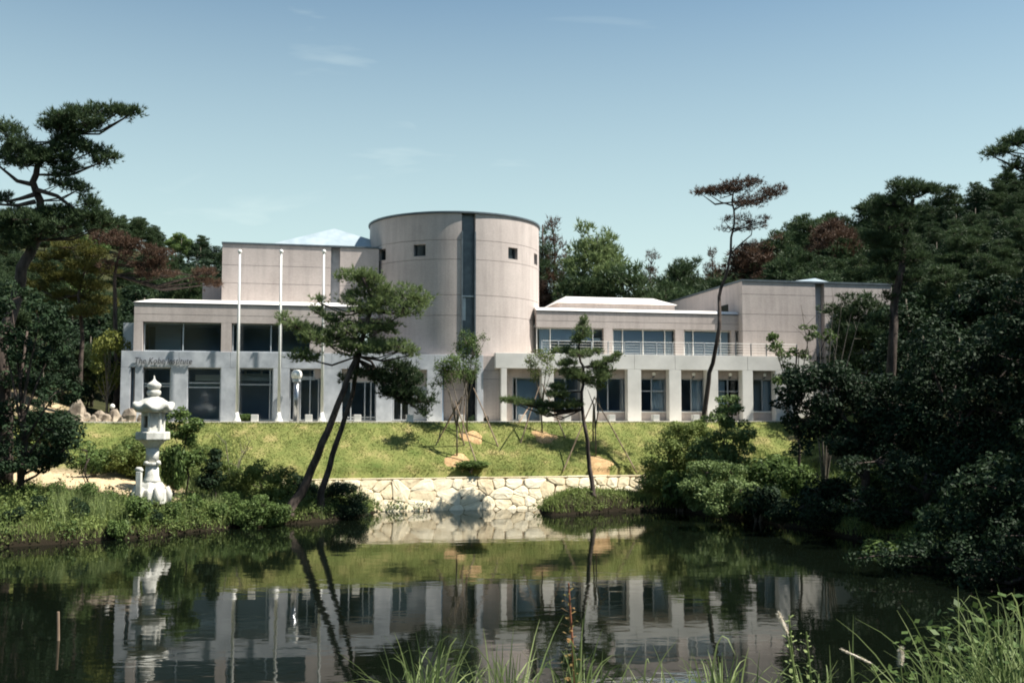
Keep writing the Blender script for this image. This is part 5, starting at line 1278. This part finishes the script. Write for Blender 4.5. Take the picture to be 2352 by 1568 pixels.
tussock('loose tussock behind the leafy weeds', 1880, 4.8, [(1905, 1480, 1930), (1950, 1470, 1945), (1960, 1410, 1950), (1850, 1540, 1900)], 26, 606, 80, 70)
tussock('big arching tussock on the right of the near bank', 2180, 4.2, [(1920, 1420, 2150), (2060, 1400, 2180), (2070, 1388, 2200), (2200, 1345, 2260), (2290, 1340, 2330), (2050, 1475, 2150), (2120, 1500, 2180), (2160, 1420, 2210), (2230, 1390, 2280), (1990, 1520, 2100)], 60, 607, 120, 150, .008, lean=20)
tussock('dense dark tussock at the right end of the near bank', 2320, 4.0, [(2330, 1350, 2340), (2300, 1370, 2340), (2350, 1360, 2350), (2260, 1400, 2320), (2240, 1350, 2330)], 110, 608, 90, 210, .008, lean=-10)
def weed(name, label, px, ytop, Y, ybot, seed, leafmat, stemmat, nleaf=26, leaf=.05):
    rng = np.random.default_rng(seed); t_ = at(px, ytop, Y); b = at(px + 8, ybot, Y); b[2] = gz(b[0], b[1]); top = t_ - b
    root = empty(name, b); tag(root, label, 'weed'); m = top * .5 + np.array([.02, 0, 0])
    MB().tube([(0, 0, -.03), tuple(m), tuple(top)], [.008, .006, .003], 6).build('stem', stemmat, root)
    V, Fq = [], []
    for k in range(nleaf):
        s = .45 + .55 * k / nleaf; p = m * 2 * s * (1 - s) * 1.0 + top * s * s + np.array([0, 0, 0]) if False else top * s
        a = k * 2.4; out_ = np.array([math.cos(a), math.sin(a) * .8, .35 + .2 * rng.random()]); ln = leaf * (1.15 - .55 * s) * rng.uniform(.8, 1.2)
        v, f = strip([p, p + out_ * ln * .35, p + out_ * ln * .75, p + out_ * ln - np.array([0, 0, ln * .25])], [.004, ln * .36, ln * .34, .002], unit(np.cross(out_, np.array([0, 0, 1.0]))))
        o = len(V); V.extend(v); Fq.extend([tuple(i + o for i in q) for q in f])
    obj('leaves', np_mesh('leaves', np.array(V), np.array(Fq), leafmat), None, root); return root
weed('red_weed', 'upright weed with reddish stem and small round leaves', 1306, 1338, 4.4, 1568, 701, leaf_mat('reddish_leaves', (.10, .10, .03), (.30, .16, .07), .25), M_RSTEM, 40, .055)
weed('leafy_weed', 'taller of two leafy weeds beside the pale seed head', 1812, 1412, 4.5, 1568, 702, M_FGRASS, M_FGRASS, 30, .055)
weed('leafy_weed', 'shorter of two leafy weeds beside the pale seed head', 1852, 1450, 4.6, 1568, 703, M_FGRASS, M_FGRASS, 26, .05)
def plume(label, p0, p1, foot, Y, r, seed):
    a, b, f = at(*p0, Y), at(*p1, Y), at(*foot, Y); f[2] = gz(f[0], f[1]); root = empty('seed_head', f); tag(root, label, 'seed head', 'pale seed heads on the near bank')
    MB().tube([(0, 0, -.02), tuple((a - f) * .6 + np.array([.02, 0, .05])), tuple(a - f)], [.004, .003, .003], 5).build('stalk', M_FGRASS, root)
    rng = np.random.default_rng(seed); n = 900; t_ = rng.uniform(0, 1, n)[:, None]; ax = unit(b - a); P = (a - f) + (b - a) * t_; D = unit(rng.normal(size=(n, 3)) + ax * .9)
    V, Fq = needles(P, D, r, .0022, 1, .2, rng); obj('plume', np_mesh('plume', V, Fq, M_SEED), None, root)
    MB().tube([a - f, (a + b) / 2 - f, b - f], [r * .35, r * .5, r * .2], 7).build('core', M_SEED, root)
plume('fluffy pale seed head standing by the leafy weeds', (1808, 1455), (1788, 1408), (1830, 1568), 4.4, .016, 801)
plume('long slanting pink-beige seed head beside the big arching tussock', (2000, 1522), (1932, 1490), (2090, 1600), 4.2, .008, 802)
plume('small white tufted seed head before the big arching tussock', (2068, 1525), (2070, 1490), (2062, 1600), 4.3, .018, 803)
rng = np.random.default_rng(900); n = 4200; x = rng.uniform(1.1, 3.2, n); y = rng.uniform(3.3, 5.2, n); kp = rng.random(n) < sstep(1.2, 2.2, x); x, y = x[kp], y[kp]
P = np.stack([x, y, ground(x, y) + rng.uniform(.1, .78, len(x)) * sstep(1.1, 2.0, x)], 1); V, Fq = leaves(P, np.tile([0, 0, 1.0], (len(P), 1)), .045, rng, .7)
tag(obj('ground_cover', np_mesh('ground_cover', V, Fq, M_LEAF)), 'leafy ground cover at the right of the near bank', 'ground cover', None, 'stuff')

# ------------------------------------------------------------------ leafy weeds massed along the banks (uncountable)
def weed_mass(cond, ncl, box, mat, label, seed, hmax=.55, size=.11, per=26):
    rng = np.random.default_rng(seed); x, y = rng.uniform(box[0], box[1], ncl), rng.uniform(box[2], box[3], ncl); d = pond_sd(x, y)
    k = cond(x, y, d) & (rng.random(ncl) < np.clip(.5 + .7 * vnoise(x * .7 + 5, y * .7), .05, 1)); x, y = x[k], y[k]; g = ground(x, y); n = len(x)
    h = hmax * rng.uniform(.35, 1.1, n); r = rng.uniform(.10, .42, n)
    a = rng.normal(0, 1, (n * per, 3)); hh = np.repeat(h, per); rr = np.repeat(r, per)
    P = np.stack([np.repeat(x, per) + a[:, 0] * rr, np.repeat(y, per) + a[:, 1] * rr, np.repeat(g, per) + hh * rng.uniform(.05, 1, n * per) * np.exp(-.25 * (a[:, 0] ** 2 + a[:, 1] ** 2))], 1)
    V, Fq = leaves(P, np.stack([a[:, 0], a[:, 1], np.ones(len(a))], 1) * .4, size, rng, .5, .5)
    tag(obj('bank_weeds', np_mesh('bank_weeds', V, Fq, mat)), label, 'weeds', None, 'stuff')
cl = lambda x, y, d: (d > -.12) & (d < 8) & (x < -4.5) & ((DVf(x, y) < -12.3) | ((DUf(x, y) < -15) & (DVf(x, y) < -8.5))) & (soilf(x, y) < .3)
weed_mass(cl, 4600, (-27, -4, 37, 60), M_GRASS, 'pale leafy weeds massed on the left pond bank', 81, .85, .13, 46)
weed_mass(lambda x, y, d: cl(x, y, d) & (d < 1.4), 1500, (-27, -4, 37, 57), M_LEAF, 'dark leafy weeds hanging over the left water edge', 82, .7, .12, 46)
weed_mass(lambda x, y, d: (d > -.1) & (d < 7) & (x > 4.5) & (DVf(x, y) < -8.2) & (DUf(x, y) > 10.8), 4200, (4, 24, 28, 62), M_LEAF, 'leafy weeds massed on the right pond bank', 83, .95, .11, 34)
weed_mass(lambda x, y, d: (d > -.05) & (d < 2.5) & (x > 1.0) & (x < 9) & (DVf(x, y) < -12.4), 700, (1, 9, 50, 58), M_GRASS, 'low weeds on the grassy spit', 84, .28)
# ------------------------------------------------------------------ more woodland close to both sides of the frame
for i, (k, px, yt, Y, w) in enumerate((('pineA', 30, 640, 70, 1.2), ('broadA', 100, 660, 72, 1.2), ('broadC', 165, 680, 74, 1.2), ('pineD', 215, 660, 76, 1.2), ('broadA', 262, 690, 72, 1.1), ('broadC', 300, 720, 78, 1.2), ('broadA', 330, 640, 86, 1.3), ('pineC', 400, 620, 90, 1.3), ('broadC', 440, 600, 98, 1.3), ('pineA', 360, 600, 100, 1.3),
        ('broadC', 60, 720, 66, 1.2), ('broadA', 215, 740, 68, 1.1), ('broadC', 150, 745, 66, 1.1), ('pineC', -40, 640, 64, 1.3), ('broadA', 290, 770, 66, .8), ('broadC', 20, 800, 58, 1.2), ('broadA', 105, 820, 58.5, 1.0), ('broadC', 175, 830, 60, .9))):
    plant_px(k, px, yt, Y, 'dark %s massed behind the old pine left of the museum' % {'pineA': 'pine', 'pineC': 'pine', 'pineD': 'pine'}.get(k, 'leafy evergreen'), 'dark trees left of the museum', w, 3.0)
for i, (k, px, yt, Y, w) in enumerate((('broadA', 2090, 640, 60, 1.2), ('pineD', 2150, 600, 62, 1.3), ('broadC', 2210, 640, 58, 1.3), ('pineA', 2270, 580, 60, 1.3), ('broadA', 2330, 610, 56, 1.4), ('pineC', 2400, 560, 58, 1.4), ('broadC', 2130, 730, 55, 1.3), ('broadA', 2200, 740, 54, 1.3), ('broadC', 2290, 720, 52, 1.4), ('pineD', 2370, 690, 50, 1.3), ('broadA', 2460, 680, 50, 1.5),
        ('broadC', 2080, 760, 57, 1.1), ('pineA', 2200, 520, 70, 1.3), ('pineD', 2320, 500, 72, 1.3), ('broadC', 2550, 640, 46, 1.6), ('broadA', 2640, 700, 40, 1.6), ('broadC', 2700, 850, 33, 1.5), ('pineA', 2480, 480, 66, 1.4))):
    plant_px(k, px, yt, Y, 'dark %s on the slope behind the overhanging evergreens' % {'pineA': 'pine', 'pineC': 'pine', 'pineD': 'pine'}.get(k, 'leafy evergreen'), 'dark trees on the near right slope', w, 3.0)
# pine bough reaching in at the upper right
px_pine('bough_pine', 'pine whose single bough reaches in against the sky at the right', .319, [(1600, 3600), (1560, 1500), (1500, 600), (1450, 250)],
        [(1000, 272, 45, 8, .6), (1080, 235, 55, 16), (1160, 175, 60, 26), (1230, 140, 60, 34), (1330, 140, 90, 50), (1450, 160, 100, 60), (1240, 330, 60, 26, .5), (1180, 370, 40, 16, .4), (1420, 330, 120, 50)], 42.0,
        rbase=.3, rtop=.08, dens=1.0, conv=crop(2160, 300, .319), seed=22, ymax=900, extra=[[(1450, 300), (1300, 170), (1150, 190), (1000, 270)]])

lobe_tree('shrub', 'tall glossy-leaved shrub before the right wing colonnade', (1668, 1070), 53.5, [(1672, 930, 36, 28), (1650, 965, 40, 28), (1690, 985, 44, 34), (1640, 1010, 50, 34), (1700, 1035, 50, 34), (1665, 1055, 60, 40), (1612, 1040, 34, 26)], M_SHRUB, 321, leaf=.17, dens=1.5, trunk_r=.06, cat='shrub', sub=1.1)
lobe_tree('shrub', 'rounded glossy-leaved shrub at the water on the right bank', (1650, 1170), 50.2, [(1620, 1085, 50, 30), (1670, 1080, 50, 28), (1600, 1120, 48, 32), (1650, 1125, 60, 36), (1705, 1120, 46, 34), (1660, 1160, 60, 24), (1610, 1150, 40, 22)], M_SHRUB, 322, leaf=.17, dens=1.5, trunk_r=.06, cat='shrub', sub=1.1)
lobe_tree('shrub', 'tall light-green shrub right behind the stone lantern', (425, 1085), 48.6, [(410, 955, 26, 20), (440, 975, 30, 16), (395, 985, 34, 24), (425, 1010, 40, 26), (395, 1045, 36, 30), (440, 1050, 36, 26)], M_LEAF, 323, leaf=.16, dens=1.3, trunk_r=.05, cat='shrub', sub=1.1)
lobe_tree('shrub', 'upright dark bush between the lantern and the leaning pines', (487, 1135), 48.0, [(492, 1045, 14, 16), (482, 1070, 22, 18), (495, 1095, 24, 18), (475, 1105, 24, 20)], M_LEAFD, 324, leaf=.14, dens=1.8, trunk_r=.04, cat='shrub', sub=1.1)
lobe_tree('evergreen_tree', 'dark leafy evergreen wrapping the lower trunk of the old pine', (45, 1060), 44.2, [(25, 690, 60, 50), (90, 740, 70, 55), (10, 790, 70, 60), (120, 800, 60, 45), (60, 860, 90, 55), (130, 900, 55, 50), (30, 950, 80, 50), (105, 985, 80, 45), (60, 1035, 90, 35), (150, 1030, 50, 35), (40, 1065, 80, 22), (120, 1062, 60, 22)], M_LEAFD, 325, leaf=.19, dens=1.2, trunk_r=.16)
# the wood on the photographer's side of the pond, mirrored in the museum glass
for i in range(26):
    x = -56 + i * 4.6 + rw.uniform(-2, 2); plant(rw.choice(['pineA', 'broadA', 'pineD', 'broadC', 'pineC']), x, -12 - rw.uniform(0, 14) - 6 * (i % 3), rw.uniform(9, 14), 'tree of the wood behind the near bank, opposite the museum', 'trees behind the near bank', None, None, 1.3)

lobe_tree('shrub', 'dark fine-leaved bush crowding the feet of the leaning pines', (750, 1178), 50.8, [(690, 1135, 40, 26), (735, 1130, 50, 30), (785, 1135, 46, 30), (825, 1155, 30, 26), (700, 1170, 44, 26), (755, 1170, 56, 28), (805, 1175, 40, 22), (665, 1165, 28, 24)], M_LEAFD, 331, leaf=.09, dens=3.2, trunk_r=.05, cat='shrub', sub=1.15)
lobe_tree('shrub', 'feathery green bush at the lawn corner left of the leaning pines', (600, 1130), 50.6, [(560, 1090, 46, 24), (610, 1080, 46, 26), (650, 1095, 36, 24), (585, 1115, 50, 22), (640, 1125, 40, 20), (530, 1110, 36, 20)], M_GRASS, 332, leaf=.11, dens=2.2, trunk_r=.04, cat='shrub', sub=1.15)
lobe_tree('shrub', 'pale green bush filling the bank behind the stone lantern', (350, 1075), 51.0, [(300, 1030, 40, 26), (270, 1055, 44, 26), (345, 1050, 40, 26), (320, 1075, 50, 22), (240, 1080, 40, 20), (460, 1040, 36, 28), (500, 1060, 36, 24)], M_GRASS, 333, leaf=.12, dens=2.0, trunk_r=.04, cat='shrub', sub=1.15)
lobe_tree('shrub', 'leafy bush spilling over the water left of the leaning pines', (600, 1195), 46.6, [(560, 1170, 34, 22), (600, 1160, 36, 24), (640, 1170, 30, 22), (580, 1190, 40, 16), (620, 1195, 30, 14)], M_LEAF, 334, leaf=.11, dens=2.4, trunk_r=.03, cat='shrub', sub=1.15)
lobe_tree('shrub', 'light bushy growth where the lawn meets the right bank', (1540, 1075), 55.8, [(1560, 990, 40, 20), (1530, 1030, 46, 26), (1580, 1030, 46, 30), (1510, 1070, 44, 26), (1560, 1075, 50, 30), (1600, 985, 44, 22), (1490, 1100, 36, 18)], M_GRASS, 335, leaf=.13, dens=2.0, trunk_r=.04, cat='shrub', sub=1.15)

lobe_tree('evergreen_tree', 'near-black evergreen with low boughs sweeping the shaded right bank', (2130, 1240), 40.5, [(2010, 1060, 110, 50), (2140, 1090, 130, 60), (1960, 1150, 80, 36), (2070, 1165, 120, 45), (2220, 1150, 120, 60), (2180, 1230, 130, 40), (2280, 1060, 110, 60), (2040, 1240, 90, 26)], M_LEAFD, 341, leaf=.17, dens=1.1)
lobe_tree('evergreen_tree', 'black evergreen at the water by the big arching tussock', (2420, 1400), 30.5, [(2300, 1290, 120, 50), (2380, 1230, 130, 70), (2220, 1320, 80, 30), (2360, 1340, 130, 40), (2450, 1150, 130, 90)], M_LEAFD, 342, leaf=.15, dens=1.0)
for i, (x, y, hh) in enumerate(((21, 30, 9), (24.5, 36, 10), (28, 39, 11), (20.5, 25, 9), (32, 46, 11), (27, 30, 11))):  # trees out of view, added to keep sun off the right bank
    plant(['broadA', 'pineD', 'broadC', 'pineA'][i % 4], x, y, hh, 'unseen tree added to shade the right bank', 'unseen shade trees by the right bank', None, None, 1.4)

rb2 = random.Random(9)
BK = (('green', 60, 1185, 44.0, 60, 40, 'fern-like clump on the bank below the dark evergreen'), ('lite', 130, 1165, 45.0, 50, 46, 'pale upright clump just below the sandy patch'), ('dark', 30, 1225, 41.2, 60, 40, 'dark clump at the water below the old pine'), ('green', 400, 1185, 44.6, 60, 45, 'round green clump right of the lantern foot'), ('lite', 445, 1165, 46.2, 60, 50, 'pale leafy clump between lantern and pines'), ('green', 500, 1180, 46.0, 56, 40, 'green clump midway between lantern and pines'), ('dark', 360, 1205, 43.6, 40, 34, 'dark low clump at the water below the lantern'), ('lite', 250, 1165, 45.0, 46, 42, 'pale clump left of the lantern post'), ('dark2', 90, 1200, 43.0, 56, 40, 'dense dark clump on the bank left of the lantern'), ('green', 530, 1150, 48.0, 60, 44, 'green clump beside the upright dark bush'))
for k, px, yb, Y, w, hh, lab in BK: shrub(k, px, yb, Y, w, hh, lab)

lobe_tree('evergreen_tree', 'black evergreen trailing boughs low across the shaded water', (2520, 1440), 33.0, [(2020, 1275, 90, 24), (2110, 1300, 110, 32), (2220, 1330, 110, 34), (2330, 1330, 110, 50), (2420, 1280, 120, 90), (2180, 1260, 110, 36), (2290, 1250, 110, 50)], M_LEAFD, 351, leaf=.14, dens=1.1)
lobe_tree('shrub', 'dark bush dipping to the water below the forked trunks', (1900, 1200), 44.5, [(1840, 1165, 60, 30), (1900, 1185, 70, 30), (1960, 1200, 70, 30), (1800, 1180, 40, 22)], M_LEAFD, 352, leaf=.13, dens=1.8, trunk_r=.05, cat='shrub', sub=1.1)
